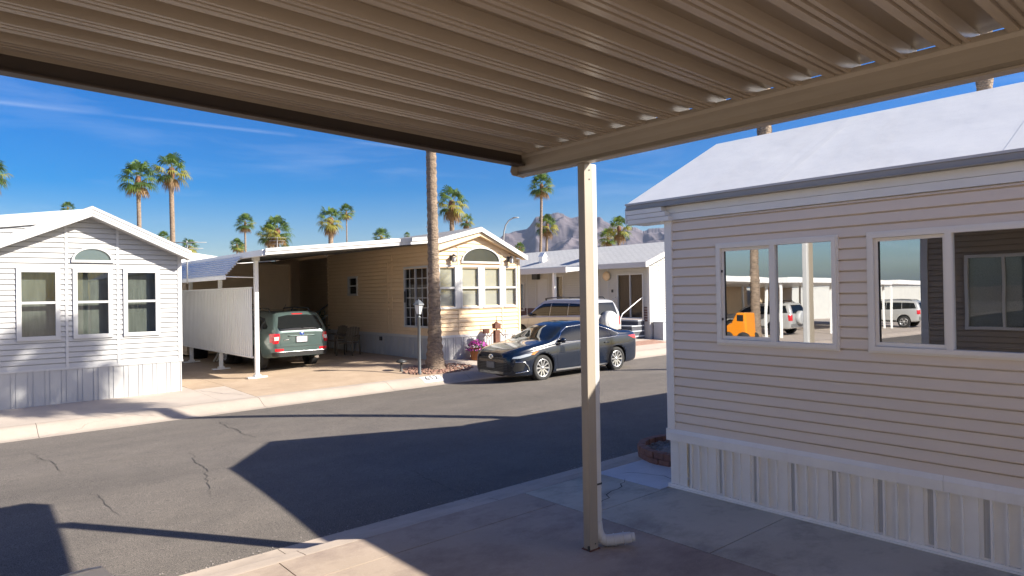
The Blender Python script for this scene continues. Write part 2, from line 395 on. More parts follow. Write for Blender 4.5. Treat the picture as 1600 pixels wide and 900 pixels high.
def window(th, O, a, n, s0, s1, z0, z1, cols=(), rails=(), fw=.055, fd=.035, pane='glass', frame='white_trim', back=None, backd=-.07, grid=None, name='window', bar=.04, room=True, label=None, mull=None, inset=-.012):
    mb = MB(); ob = lambda *k: mb.obox(O, a, n, *k)
    ob(s0, s1, z1 - fw, z1, -.05, fd); ob(s0, s1, z0, z0 + fw, -.05, fd + .008); ob(s0, s0 + fw, z0 + fw, z1 - fw, -.05, fd); ob(s1 - fw, s1, z0 + fw, z1 - fw, -.05, fd)
    m = mull or bar
    for c in cols: ob(c - m / 2, c + m / 2, z0 + fw, z1 - fw, -.04, fd - .003)
    edges = [s0 + fw] + [x for c in cols for x in (c - m / 2, c + m / 2)] + [s1 - fw]
    for r in rails:
        for i in range(0, len(edges), 2): ob(edges[i], edges[i + 1], r - bar / 2, r + bar / 2, -.035, fd - .008)
    if grid:
        gx, gy_, t = grid
        for x in gx: ob(x - t / 2, x + t / 2, z0 + fw, z1 - fw, -.018, -.002)
        for z in gy_:
            for i in range(0, len(edges), 2): ob(edges[i], edges[i + 1], z - t / 2, z + t / 2, -.017, -.003)
    w = th.part(name, mb, frame, label=label)
    mb = MB(); A = Vector(a); N = Vector(n); O = Vector(O)
    for i in range(0, len(edges), 2):
        p = [O + A * edges[i] + UP * (z0 + fw), O + A * edges[i + 1] + UP * (z0 + fw), O + A * edges[i + 1] + UP * (z1 - fw), O + A * edges[i] + UP * (z1 - fw)]
        mb.quad(*[x + N * inset for x in p])
    th.part('pane', mb, pane, w)
    if back:
        mb = MB(); mb.quad(*[O + A * x + UP * z + N * backd for x, z in ((s0, z0), (s1, z0), (s1, z1), (s0, z1))]); th.part('blind', mb, back, w)
    if room:
        mb = MB(); d = -.9
        c = [O + A * x + UP * z + N * dd for dd in (-.03, d) for x, z in ((s0, z0), (s1, z0), (s1, z1), (s0, z1))]
        mb.add(c, [(4, 5, 6, 7), (0, 1, 5, 4), (1, 2, 6, 5), (2, 3, 7, 6), (3, 0, 4, 7)]); th.part('room_interior', mb, 'interior', w)
    return w
def gable_clip(L, c, zr, sl, sr):
    return lambda z: (max(0, c - (zr - z) / sl), min(L, c + (zr - z) / sr))
M['etched'] = pm('etched_pane', (.05, .075, .09), .25, .0, 55, c2=(.15, .18, .18), det=3)
nt = M['glass_mirror'].node_tree; nz = nt.nodes.new('ShaderNodeTexNoise'); nz.inputs['Scale'].default_value = 2.2; nz.inputs['Detail'].default_value = 1; tc = nt.nodes.new('ShaderNodeTexCoord'); nt.links.new(tc.outputs['Object'], nz.inputs['Vector'])
bp = nt.nodes.new('ShaderNodeBump'); bp.inputs['Strength'].default_value = .03; bp.inputs['Distance'].default_value = .012; nt.links.new(nz.outputs['Fac'], bp.inputs['Height'])
nt.links.new(bp.outputs[0], [n for n in nt.nodes if n.type == 'BSDF_GLOSSY'][0].inputs['Normal'])
SAT, SKY, SUN, EXPO, CLOUD, HAZE, DUST = 1.95, .056, 4.5, 1.45, (9, 9.3, 9.8, 1), .5e-4, 2.4
# ------------------------------------------------------------------ ground
mb = MB(); S = 6500
mb.add([(-S, -S, -.75), (S, -S, -.75), (S, S, -.75), (-S, S, -.75)], [(0, 1, 2, 3)]); structure('desert_ground', mb, 'desert')
def sheet(name, mats, u0, u1, v0, v1, du=.5, dv=.1, dz=0., thick=.25, parent=None):
    mb = MB(); nu = max(1, int((u1 - u0) / du)); nv = max(1, int(round((v1 - v0) / dv)))
    vs = []
    for j in range(nv + 1):
        for i in range(nu + 1):
            u = u0 + (u1 - u0) * i / nu; v = v0 + (v1 - v0) * j / nv; vs.append((u, v, gz(u, v) + dz))
    mb.add(vs, [(j * (nu + 1) + i, j * (nu + 1) + i + 1, (j + 1) * (nu + 1) + i + 1, (j + 1) * (nu + 1) + i) for j in range(nv) for i in range(nu)], 0, True)
    if thick:
        for (a, b) in (((u0, v0), (u1, v0)), ((u1, v0), (u1, v1)), ((u1, v1), (u0, v1)), ((u0, v1), (u0, v0))):
            n = 40; pts = [(a[0] + (b[0] - a[0]) * t / n, a[1] + (b[1] - a[1]) * t / n) for t in range(n + 1)]
            for p, q in zip(pts, pts[1:]):
                mb.quad((*p, gz(*p) + dz), (*p, gz(*p) + dz - thick), (*q, gz(*q) + dz - thick), (*q, gz(*q) + dz))
    return structure(name, mb, mats)
# asphalt street with a slight crown; kerbs run along u
mb = MB(); nv, nu = 24, 120; vs = []
for j in range(nv + 1):
    v = 6.32 + (14.43 - 6.32) * j / nv
    for i in range(nu + 1):
        u = -60 + 125 * i / nu; vs.append((u, v, gz(u, max(6.3501, min(14.3999, v))) - .004))
mb.add(vs, [(j * (nu + 1) + i, j * (nu + 1) + i + 1, (j + 1) * (nu + 1) + i + 1, (j + 1) * (nu + 1) + i) for j in range(nv) for i in range(nu)], 0, True)
road = structure('street', mb, 'asphalt')
# joints every ~3 m in the kerbs: pieces with a 6 mm gap
def kerb_run(name, mat, v0, v1, joints, dz=.0):
    for a, b in zip(joints, joints[1:]): sheet(name, mat, a + .004, b - .004, v0, v1, du=.6, dv=.025, dz=dz)
kerb_run('near_kerb', 'kerb_near', 5.72, 6.36, [-60, -9, -3.2, .3, 2.44, 4.62, 7.9, 11.2, 65])
kerb_run('far_kerb', 'kerb', 14.39, 15.12, [-60, -8, -4.6, -1.6, 1.35, 5.35, 8.5, 10.9, 14, 17, 21, 65])
# near lot slabs (open joints)
def slab(mat, u0, u1, v0, v1): sheet('driveway_slab', mat, u0 + .005, u1 - .005, v0 + .005, v1 - .005, du=.5, dv=.12)
slab('slab_red', -1.7, 2.2, 5.2, 5.72); slab('slab_red', 2.2, 4.98, 5.2, 5.72)
slab('slab_red', -1.7, 4.98, 1.2, 5.2); slab('slab_red', -1.7, 4.98, -9, 1.2)
slab('slab_grey', 4.98, 6.15, 4.72, 5.72); slab('slab_grey', 4.98, 6.34, 3.34, 4.72); slab('slab_grey', 4.98, 6.34, .2, 3.34); slab('slab_grey', 4.98, 6.34, -9, .2)
slab('slab_pale', 6.15, 8.2, 4.75, 5.72); slab('slab_pale', 8.2, 12, 4.75, 5.72)
sheet('near_yard', 'slab_grey', 10.1, 60, -15, 4.7, du=2, dv=1, dz=-.006); sheet('near_yard', 'apron', 12.01, 60, 4.76, 5.715, du=1, dv=.1)
sheet('near_yard', 'slab_red', -60, -1.72, -15, 5.715, du=2, dv=.2)
# far lots: pale apron strip, tan drive, white path
sheet('far_apron', 'apron', -60, 4.62, 15.125, 17.6, du=1, dv=.15); sheet('far_apron', 'apron', 4.625, 5.35, 15.125, 17.2, du=.3, dv=.15)
sheet('tan_driveway', 'drive_tan', 5.36, 11.28, 15.125, 34, du=.4, dv=.2); sheet('tan_driveway', 'drive_tan', 4.625, 5.35, 17.21, 34, du=.4, dv=.3)
sheet('front_path', 'apron', 11.29, 15.2, 15.125, 17.2, du=.4, dv=.15); sheet('far_driveway', 'apron', 15.21, 60, 15.125, 36, du=1, dv=.3)
sheet('far_lot_ground', 'drive_tan', -60, 60, 34.02, 70, du=4, dv=4, dz=-.02); sheet('far_lot_ground', 'apron', -60, 4.62, 17.61, 34, du=2, dv=1, dz=-.006)
sheet('far_lot_ground', 'apron', 11.29, 15.2, 17.21, 34, du=1, dv=1, dz=-.006)
mb = MB()          # reddish paver strip by the steps of the grey house
sheet('paver_strip', 'stonered', 19.3, 21.2, 15.9, 16.6, du=.3, dv=.2, dz=.006, thick=.02)
# grit gathered in the near gutter
mb = MB(); rg = random.Random(21)
for k in range(420):
    u = rg.uniform(-3, 9.5); v = 6.33 + abs(rg.gauss(0, .09)); r_ = rg.uniform(.003, .011); z_ = gz(u, v) + .001
    pts = [(u + r_ * math.cos(a_) * rg.uniform(.6, 1.3), v + r_ * math.sin(a_), z_) for a_ in (0, 1.3, 2.5, 3.8, 5.1)]
    mb.add(pts + [(u, v, z_ + r_ * .8)], [(0, 1, 5), (1, 2, 5), (2, 3, 5), (3, 4, 5), (4, 0, 5)])
structure('gutter_grit', mb, 'stone', 'stuff')
# cracks in the asphalt, sealed and open
def crack(pts, w, name='road_crack', z=.0015):
    mb = MB(); P = []
    rnd = random.Random(len(pts) * 13 + int(abs(pts[0][0]) * 100))
    for (a, b) in zip(pts, pts[1:]):
        n = max(2, int(math.dist(a, b) / .09))
        for i in range(n):
            t = i / n; P.append((a[0] + (b[0] - a[0]) * t + rnd.uniform(-.035, .035), a[1] + (b[1] - a[1]) * t + rnd.uniform(-.05, .05)))
    P.append(pts[-1]); L_ = []; Rr = []
    for i, p in enumerate(P):
        q = P[min(i + 1, len(P) - 1)]; o = P[max(i - 1, 0)]; d = Vector((q[0] - o[0], q[1] - o[1])).normalized(); t = i / (len(P) - 1)
        ww = w * (.35 + .65 * math.sin(math.pi * t) ** .5) * rnd.uniform(.5, 1.2) / 2
        z_ = gz(*p) + z
        L_.append((p[0] - d.y * ww, p[1] + d.x * ww, z_)); Rr.append((p[0] + d.y * ww, p[1] - d.x * ww, z_))
    for i in range(len(P) - 1): mb.quad(Rr[i], Rr[i + 1], L_[i + 1], L_[i])
    return structure(name, mb, 'crack')
def gp(x, y, z=.02):
    d = bearing(x, y); t = (z - CAMH) / d.z; return (d.x * t, d.y * t)
for pts, w in (([(343, 660), (352, 668), (372, 678), (400, 691)], .035), ([(296, 712), (305, 728), (322, 740), (326, 762), (328, 777)], .022), ([(52, 708), (60, 718), (82, 728), (98, 742)], .022),
               ([(142, 775), (165, 787), (172, 795), (188, 808)], .018), ([(485, 640), (540, 654), (566, 664)], .02), ([(628, 733), (660, 745), (706, 764)], .024), ([(655, 620), (720, 628), (775, 632)], .02),
               ([(30, 682), (90, 672), (200, 655), (290, 648)], .012), ([(860, 610), (940, 622), (1010, 618)], .014), ([(120, 730), (240, 720), (390, 706)], .010)):
    P_ = [gp(*p) for p in pts]; crack(P_, w * .5); rb_ = random.Random(int(pts[0][0]))
    for q0, q1 in zip(P_, P_[1:]):
        if rb_.random() < .6: ang = rb_.uniform(0, 6.28); l_ = rb_.uniform(.15, .45); crack([q0, (q0[0] + l_ * math.cos(ang), q0[1] + l_ * math.sin(ang))], w * .25)
for pts, w in (([(5.05, 4.75), (5.5, 4.95), (5.9, 5.12), (6.2, 5.3)], .014), ([(6.35, 5.5), (6.5, 5.3), (6.62, 5.05), (6.55, 4.8)], .012), ([(4.7, 16.9), (5.0, 16.0), (5.3, 15.5)], .014), ([(6.0, 16.9), (6.6, 16.2), (7.3, 15.6)], .012)):
    crack(pts, w, 'slab_crack', .003)

# ------------------------------------------------------------------ our carport canopy
cp = Thing('carport_canopy', 'brown ribbed metal carport canopy overhead with its gutter beam and cream post', 'carport', (4.33, 4.1, .108))
zr = lambda u: 3.66 + .028 * (4.28 - u)
mb = MB(); prof = []; v = 4.86; p0 = 1.06 - .05
k0 = math.floor((4.86 - p0) / .3135)
pat = [(0, .07), (.145, .07), (.157, 0), (.180, 0), (.184, .017), (.198, .017), (.202, 0), (.232, 0), (.236, .017), (.250, .017), (.254, 0), (.3015, 0), (.3135, .07)]
v0 = p0 + (k0 - 23) * .3135
for k in range(24):
    for dv, dz in pat[:-1]: prof.append((v0 + k * .3135 + dv, dz))
prof = [p for p in prof if p[0] < 4.84] + [(4.85, prof[-1][1])]
us = [-1.58, 1.3, 4.37]
vs = [(u, pv, zr(u) + dz) for u in us for pv, dz in prof]; n = len(prof)
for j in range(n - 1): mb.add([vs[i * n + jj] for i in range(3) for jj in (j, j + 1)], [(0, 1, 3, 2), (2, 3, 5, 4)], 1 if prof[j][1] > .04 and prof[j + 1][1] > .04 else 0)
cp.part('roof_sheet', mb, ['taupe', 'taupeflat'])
mb = MB()
A = [(-1.6, 3.555 + .028 * 5.8), (4.255, 3.555)]
mb.prism([(-1.6, 4.85, A[0][1]), (4.262, 4.85, 3.557), (4.262, 4.85, 3.69), (-1.6, 4.85, A[0][1] + .135)], (0, .075, 0))
mb.prism([(-1.6, 4.80, A[0][1] - .004), (4.262, 4.80, 3.553), (4.262, 4.80, 3.570), (-1.6, 4.80, A[0][1] + .013)], (0, .05, 0))
cp.part('front_fascia', mb, 'taupedark', bev=.004)
mb = MB()
ogee = [(4.36, 3.686), (4.258, 3.686), (4.258, 3.655), (4.272, 3.632), (4.274, 3.60), (4.279, 3.56), (4.281, 3.515), (4.272, 3.488), (4.262, 3.482), (4.262, 3.468), (4.36, 3.468)]
mb.prism([(a, 4.93, b) for a, b in ogee], (0, -7.4, 0))
bm_ = cp.part('gutter_beam', mb, 'beam')
mb = MB(); mb.prism([(a, 4.93, b) for a, b in [(4.36, 3.66), (4.20, 3.655), (4.185, 3.61), (4.205, 3.56), (4.19, 3.51), (4.215, 3.475), (4.36, 3.463)]], (0, .012, 0)); cp.part('gutter_end_cap', mb, 'beam', bm_)
mb = MB(); mb.box(4.285, 4.385, 4.062, 4.142, .1, 3.468); po = cp.part('post', mb, 'post', bev=.004)
mb = MB()
for z in (.16, 3.41, 3.33): mb.obox((4.33, 4.062, 0), (1, 0, 0), (0, -1, 0), .012, .022, z - .005, z + .005, 0, .005)
mb.obox((4.285, 4.1, 0), (0, -1, 0), (-1, 0, 0), .02, .034, .11, .15, -.002, .016)
cp.part('screw', mb, 'blackmetal', po)
mb = MB(); mb.box(4.272, 4.398, 4.05, 4.154, gz(4.33, 4.1) - .02, gz(4.33, 4.1) + .008); cp.part('base_plate', mb, 'rust', po)
mb = MB(); mb.box(4.388, 4.445, 4.066, 4.128, .27, 3.468); mb.box(4.383, 4.450, 4.062, 4.132, .62, .635)
ds = cp.part('downspout', mb, 'pvc', bev=.008)
mb = MB(); mb.box(4.386, 4.449, 4.0645, 4.1315, .655, .672); cp.part('downspout_strap', mb, 'blackmetal', ds)
mb = MB(); path = [(4.417, 4.097, .33), (4.42, 4.094, .25), (4.435, 4.080, .185), (4.47, 4.048, .162), (4.52, 4.0, .168), (4.58, 3.945, .182), (4.63, 3.90, .19)]
mb.tube(path, [.04, .045, .05, .05, .05, .048, .046], 12); mb.tube([(4.622, 3.907, .189), (4.655, 3.877, .194)], [.040, .037], 12)
for i in range(2, 6): mb.tube([Vector(path[i]), Vector(path[i]) + (Vector(path[i + 1 if i < 6 else 6]) - Vector(path[i])).normalized() * .01], .054, 12)
cp.part('downspout_elbow', mb, 'pvc', ds)

# our own home behind the camera: only its wall shows, mirrored in the pink home's panes
oh = Thing('park_home', 'brown sided home under the canopy, mirrored in the dark window pane', 'house', (-1.6, 4.8, .1))
mb = MB(); W_ = [(.74, 1.86, 1.6, 2.85), (4.04, 4.96, .95, 2.85)]
siding(mb, (-1.6, 4.8, 0), (0, -1, 0), (1, 0, 0), 14, .72, 3.82, holes=W_); siding(mb, (-1.6, 4.8, 0), (-1, 0, 0), (0, 1, 0), 3.6, .72, 3.72)
oh.part('siding_wall', mb, 'ourwall')
mb = MB(); ribbed(mb, (-1.6, 4.8, 0), (0, -1, 0), (1, 0, 0), 14, .05, .72, SK); ribbed(mb, (-1.6, 4.8, 0), (-1, 0, 0), (0, 1, 0), 3.6, .05, .72, SK); oh.part('skirting', mb, 'white')
mb = MB(); mb.obox((-1.6, 4.8, 0), (0, -1, 0), (1, 0, 0), -.02, .1, .7, 3.72, 0, .03); oh.part('corner_trim', mb, 'white_trim')
window(oh, (-1.6, 4.8, 0), (0, -1, 0), (1, 0, 0), .7, 1.9, 1.55, 2.9, cols=(1.3,), back='etched'); window(oh, (-1.6, 4.8, 0), (0, -1, 0), (1, 0, 0), 4, 5, .9, 2.9, name='door_window')
mb = MB(); mb.prism([(-1.585, 5.0, 3.74), (-5.4, 5.0, 3.74), (-5.4, 5.0, 3.95), (-3.5, 5.0, 4.6), (-1.585, 5.0, 3.99)], (0, -15, 0)); oh.part('roof', mb, 'bluegrey')

# ------------------------------------------------------------------ pink home on the right
ph = Thing('park_home', 'pinkish beige sided home with white roof at the right, close to the post', 'house', (6.35, 4.745, .128))
O = (6.35, 4.745, 0); a = (0, -1, 0); nn = (-1, 0, 0); LEN = 13.
wins = [(.66, 1.907, 1.787, 2.822), (2.197, 3.445, 1.787, 2.822)]
mb = MB(); siding(mb, O, a, nn, LEN, .775, 3.15, bh=.1018, holes=[(x0 + .02, x1 - .02, z0 + .02, z1 - .02) for x0, x1, z0, z1 in wins], gap=.0145)
def cl(z): return (0, 3.7) if z < 3.3 else (max(0, 1.85 - (4.3 - z) / .52), min(3.7, 1.85 + (4.3 - z) / .52))
siding(mb, (6.35, 4.745, 0), (1, 0, 0), (0, 1, 0), 3.7, .775, 4.25, bh=.1018, clip=cl)
mb.box(10.0, 10.05, -8.2, 4.74, .78, 3.3)
ph.part('siding_wall', mb, 'pink')
mb = MB(); pat = [(.052, -.008), (.016, .030), (.084, .0), (.016, .030), (.081, .0), (.016, .030), (.103, .012), (.031, .0)]
ribbed(mb, O, a, nn, LEN, .165, .66, [(.16, .0)] + []) if False else None
base = [(.105, .0), (.012, .013), (.10, .003), (.012, .012)]
ribbed(mb, O, a, nn, .229, .165, .66, base)
ribbed(mb, (6.35, 4.745 - .229, 0), a, nn, LEN - .229, .165, .66, pat)
ribbed(mb, (6.35, 4.745, 0), (1, 0, 0), (0, 1, 0), 3.7, .165, .66, SK)
sk = ph.part('skirting', mb, 'skirt')
mb = MB(); T = sum(w for w, _ in pat)
for i in range(int((LEN - .3) / T)): mb.obox((6.35, 4.745 - .229 - i * T, 0), a, nn, .002, .050, .18, .645, -.010, -.006)
ph.part('vent_strip', mb, 'vent', sk)
mb = MB(); mb.obox(O, a, nn, -.02, LEN, .13, .166, -.02, .026); mb.obox(O, a, nn, -.01, LEN, .128, .142, -.02, .05); ph.part('base_rail', mb, 'skirt', sk)
mb = MB()
for s0, s1 in ((-.03, 2.75), (2.753, 6.4), (6.403, LEN)):
    mb.prism([Vector(O) + Vector(a) * s0 + Vector(nn) * d + UP * z for d, z in ((-.02, .655), (.036, .655), (.036, .742), (.030, .752), (.018, .785), (-.02, .79))], Vector(a) * (s1 - s0))
ph.part('belt_trim', mb, 'skirt')
mb = MB(); mb.obox(O, a, nn, -.022, .075, .785, 3.15, -.02, .022); mb.obox((6.35, 4.745, 0), (1, 0, 0), (0, 1, 0), .02, .085, .787, 3.148, -.018, .018); ph.part('corner_trim', mb, 'skirt', bev=.004)
mb = MB(); mb.obox((6.35, 4.745, 0), (1, 0, 0), (0, 1, 0), -.03, 3.72, .655, .785, -.01, .036); ph.part('belt_trim', mb, 'skirt')
for i, (x0, x1, z0, z1) in enumerate(wins):
    mid = (x0 + x1) / 2
    w = window(ph, O, a, nn, x0, x1, z0, z1, cols=(mid,), fw=.038, fd=.034, pane='glass_mirror', frame='almond', mull=.05, inset=-.006, backd=-.3)
    mb = MB(); q = lambda *k: mb.obox(O, a, nn, *k)
    b0, b1 = x0 + .04, mid - .024; c0, c1 = z0 + .04, z1 - .04
    q(b0, b1, c1 - .03, c1, -.03, .006); q(b0, b1, c0, c0 + .035, -.03, .006); q(b0, b0 + .03, c0 + .035, c1 - .03, -.03, .006); q(b1 - .022, b1, c0 + .035, c1 - .03, -.03, .006)
    ph.part('sash', mb, 'almond', w)
    mb = MB(); q = lambda *k: mb.obox(O, a, nn, *k)
    q(x0 - .018, x1 + .018, z0 - .02, z0, -.01, .022); q(x0 - .018, x1 + .018, z1, z1 + .018, -.01, .022); q(x0 - .018, x0, z0, z1, -.01, .022); q(x1, x1 + .018, z0, z1, -.01, .022)
    ph.part('casing', mb, 'almond', w)
    mb = MB(); q = lambda *k: mb.obox(O, a, nn, *k)
    q(b0 + .031, b0 + .045, c0 + .036, c1 - .031, -.02, -.003)
    if i == 0:
        for z in (z0 + .25, z1 - .28): q(b0 + .004, b0 + .016, z - .012, z + .012, .006, .018)
    ph.part('gasket', mb, 'black', w)
mb = MB(); mb.obox(O, a, nn, -.02, LEN, 3.142, 3.215, -.02, .024); mb.obox(O, a, nn, -.02, LEN, 3.218, 3.295, -.02, .030); ph.part('frieze_board', mb, 'frieze')
SL = (4.345 - 3.375) / (8.17 - 6.25)
ztop = lambda u: 4.345 - SL * abs(u - 8.17)
mb = MB()
mb.prism([(6.25, 5.25, 3.375), (8.17, 5.25, 4.345), (10.09, 5.25, 3.375), (10.09, 5.25, 3.335), (8.17, 5.25, 4.305), (6.25, 5.25, 3.335)], (0, -13.6, 0))
rf = ph.part('roof', mb, 'membrane')
mb = MB()
for vv, w_ in ((3.45, .10), (1.52, .16), (-1.4, .1)):
    mb.quad((6.252, vv, ztop(6.252) + .002), (8.16, vv + .02, ztop(8.16) + .002), (8.16, vv + .02 - w_, ztop(8.16) + .002), (6.252, vv - w_, ztop(6.252) + .002))
ph.part('roof_seam', mb, 'membrane_patch', rf)
mb = MB(); mb.box(6.225, 6.26, -8.3, 5.25, 3.355, 3.378); ph.part('drip_edge', mb, 'white_trim', rf)
mb = MB(); mb.box(6.235, 6.3, -8.3, 5.24, 3.297, 3.353); mb.box(6.22, 6.236, -8.3, 5.245, 3.297, 3.306); ph.part('fascia', mb, 'greymetal', rf)
mb = MB()          # boxed return of the gable overhang, three lapped boards, angled at its inner end
for k in range(3):
    z0 = 3.135 + k * .054; d0 = .012 + k * .012
    mb.prism([(6.27 - d0, 5.24, z0), (6.27 - d0, 4.72 - .04 * (k - 1) * -1 - .03, z0), (6.27 - d0 - .006, 4.72 - .04 * (k - 1) * -1 - .03, z0 + .050), (6.27 - d0 - .006, 5.24, z0 + .050)], (.33, 0, 0))
ph.part('gable_return', mb, 'frieze')
mb = MB(); mb.prism([(6.27, 4.78, 3.12), (6.27, 5.24, 3.12), (8.17, 5.24, 4.10), (8.17, 4.78, 4.10)], (0, 0, .02)); mb.prism([(10.07, 4.78, 3.12), (10.07, 5.24, 3.12), (8.17, 5.24, 4.10), (8.17, 4.78, 4.10)], (0, 0, .02)); ph.part('soffit', mb, 'offwhite')
mb = MB(); mb.prism([(6.25, 5.25, 3.33), (8.17, 5.25, 4.30), (10.09, 5.25, 3.33), (10.09, 5.25, 3.14), (8.17, 5.25, 4.11), (6.25, 5.25, 3.14)], (0, .02, 0)); ph.part('rake_board', mb, 'frieze')
# carport roof attached on the far side of the pink home (it throws the long straight shadow across the street)
ac = Thing('carport_canopy', 'white flat carport roof beyond the pink home, known by its shadow on the street', 'carport', (12.8, 5.2, .2))
mb = MB(); mb.prism([(10.12, 5.25, 3.3), (15.9, 5.05, 3.12), (15.9, -6, 3.12), (10.12, -6, 3.3)], (0, 0, .12)); ac.part('roof_sheet', mb, 'white_metal')
for vv in (4.7, .5, -4):
    mb = MB(); mb.box(15.6, 15.7, vv, vv + .1, .2, 3.13); ac.part('post', mb, 'white_metal')

# ------------------------------------------------------------------ white gabled home on the left
def white_home():
    th = Thing('park_home', 'white sided home with three tall windows and an arched light, at the left edge', 'house', (2.57, 17.3, .15))
    O = (.74, 17.3, 0); a = (1, 0, 0); nn = (0, -1, 0); L = 3.66; c = 1.83; sl = .46; zr_ = 4.17
    W = [(.51, 1.27, 1.51, 3.03), (1.50, 2.25, 1.51, 3.03), (2.46, 3.20, 1.51, 3.03)]
    holes = [(x0 + .03, x1 - .03, z0 + .03, z1 - .03) for x0, x1, z0, z1 in W]
    mb = MB(); siding(mb, O, a, nn, L, .90, 4.16, bh=.112, gap=.017, clip=gable_clip(L, c, zr_, sl, sl), holes=holes)
    siding(mb, (4.4, 17.3, 0), (0, 1, 0), (1, 0, 0), 14, .90, 3.32); siding(mb, (.74, 17.3, 0), (0, 1, 0), (-1, 0, 0), 14, .90, 3.32)
    th.part('siding_wall', mb, 'white')
    mb = MB(); ribbed(mb, O, a, nn, L, .1, .87, SK); ribbed(mb, (4.4, 17.3, 0), (0, 1, 0), (1, 0, 0), 14, .1, .87, SK); th.part('skirting', mb, 'white')
    mb = MB(); mb.obox(O, a, nn, -.03, L + .03, .86, .905, -.01, .022); th.part('belt_trim', mb, 'white_trim')
    mb = MB()
    for s in (-.02, L - .07): mb.obox(O, a, nn, s, s + .09, .905, 3.33, -.01, .02)
    for s in (1.36, 2.33): mb.obox(O, a, nn, s, s + .05, .905, zr_ - sl * abs(s + .025 - c) - .02, -.01, .018)
    mb.obox((4.4, 17.3, 0), (0, 1, 0), (1, 0, 0), 0, .09, .905, 3.33, -.01, .02)
    th.part('corner_trim', mb, 'white_trim')
    for x0, x1, z0, z1 in W: window(th, O, a, nn, x0, x1, z0, z1, rails=(2.30,), fw=.085, fd=.035, pane='glass', bar=.05, back='dimcurtain', backd=-.16, name='window')
    arch_window(th, O, a, nn, 1.875, .40, 3.16, .35, .055, back='etched')
    zt = lambda u: 4.37 - sl * abs(u - 2.57)
    mb = MB(); e0, e1 = .6, 4.54
    mb.prism([(e0, 16.95, zt(e0)), (2.57, 16.95, 4.37), (e1, 16.95, zt(e1)), (e1, 16.95, zt(e1) - .05), (2.57, 16.95, 4.32), (e0, 16.95, zt(e0) - .05)], (0, 14.5, 0)); rf = th.part('roof', mb, 'shingle')
    mb = MB()
    for k, (za, zb, d) in enumerate(((-.012, -.075, .03), (-.078, -.15, .018), (-.153, -.225, .008))):
        mb.prism([(e0, 16.95, zt(e0) + za), (2.57, 16.95, 4.37 + za), (e1, 16.95, zt(e1) + za), (e1, 16.95, zt(e1) + zb), (2.57, 16.95, 4.37 + zb), (e0, 16.95, zt(e0) + zb)], (0, -d, 0))
    mb.box(e1, e1 + .02, 16.95, 31.4, zt(e1) - .17, zt(e1) - .005)
    th.part('rake_board', mb, 'white_trim', rf)
    mb = MB()
    for sx, se in ((1, e1), (-1, e0)):
        mb.prism([(2.57, 16.955, 4.14), (se, 16.955, zt(se) - .22), (se, 17.29, zt(se) - .22), (2.57, 17.29, 4.14)], (0, 0, .015))
    th.part('soffit', mb, 'white', rf)
    # room wing set back on the left
    mb = MB(); siding(mb, (-4.2, 18.33, 0), a, nn, 6.8, .9, 4.2, clip=lambda z: (max(0, (z - 3.15) / .15), 6.8) if z > 3.0 else (0, 4.93)); siding(mb, (-4.2, 18.6, 0), (0, 1, 0), (-1, 0, 0), 9, .9, 3.1)
    wg = th.part('wing_wall', mb, 'white')
    mb = MB(); ribbed(mb, (-4.2, 18.6, 0), a, nn, 4.93, .08, .9, SK); ribbed(mb, (-4.2, 18.6, 0), (0, 1, 0), (-1, 0, 0), 9, .08, .9, SK); th.part('wing_skirting', mb, 'white', wg)
    q = lambda u: 4.21 + .15 * (u - 1.05)
    mb = MB(); mb.prism([(-4.5, 18.3, q(-4.5)), (2.62, 18.3, q(2.62)), (2.62, 18.3, q(2.62) - .10), (-4.5, 18.3, q(-4.5) - .10)], (0, 9.5, 0)); wr = th.part('wing_roof', mb, 'bluegrey')
    mb = MB(); mb.prism([(-4.5, 18.27, q(-4.5) - .015), (2.6, 18.27, q(2.6) - .015), (2.6, 18.27, q(2.6) - .27), (-4.5, 18.27, q(-4.5) - .27)], (0, .03, 0)); th.part('wing_fascia', mb, 'white_trim', wr)
    window(th, (-4.2, 18.6, 0), a, nn, 1.2, 2.6, 1.5, 2.9, cols=(1.9,), name='wing_window')
    return th
def arch_window(th, O, a, nn, sc, hw, z0, h, fw, label=None, glassmat='glass', back='interior'):
    O = Vector(O); a = Vector(a); n = Vector(nn); N = 28
    def P(x, z, d): return O + a * (sc + x) + UP * (z0 + z) + n * d
    k = h / hw
    out = [(hw * math.cos(math.pi * i / N), h * math.sin(math.pi * i / N) ** .8 if False else h * math.sin(math.pi * i / N)) for i in range(N + 1)]
    inn = [((hw - fw) * math.cos(math.pi * i / N), fw + (h - 1.9 * fw) * math.sin(math.pi * i / N)) for i in range(N + 1)]
    mb = MB()
    for i in range(N):
        o0, o1, i0, i1 = out[i], out[i + 1], inn[i], inn[i + 1]
        mb.quad(P(*o0, .048), P(*o1, .048), P(*i1, .048), P(*i0, .048)); mb.quad(P(*o0, -.01), P(*o1, -.01), P(*o1, .048), P(*o0, .048)); mb.quad(P(*i0, .048), P(*i1, .048), P(*i1, -.03), P(*i0, -.03))
    mb.add([P(x, z, .047) for x, z in ((hw, 0), (-hw, 0), (-hw + fw, fw), (hw - fw, fw))], [(0, 1, 2, 3)]); mb.add([P(-hw, 0, .048), P(hw, 0, .048), P(hw, 0, -.01), P(-hw, 0, -.01)], [(0, 1, 2, 3)])
    w = th.part('arched_window', mb, 'white_trim', label=label)
    mb = MB(); mb.add([P(x, z, .022) for x, z in inn], [tuple(range(N + 1))]); th.part('pane', mb, glassmat, w)
    mb = MB(); mb.add([P(x, z, .018) for x, z in inn], [tuple(range(N + 1))]); th.part('blind', mb, back, w)
    return w
wh = white_home()
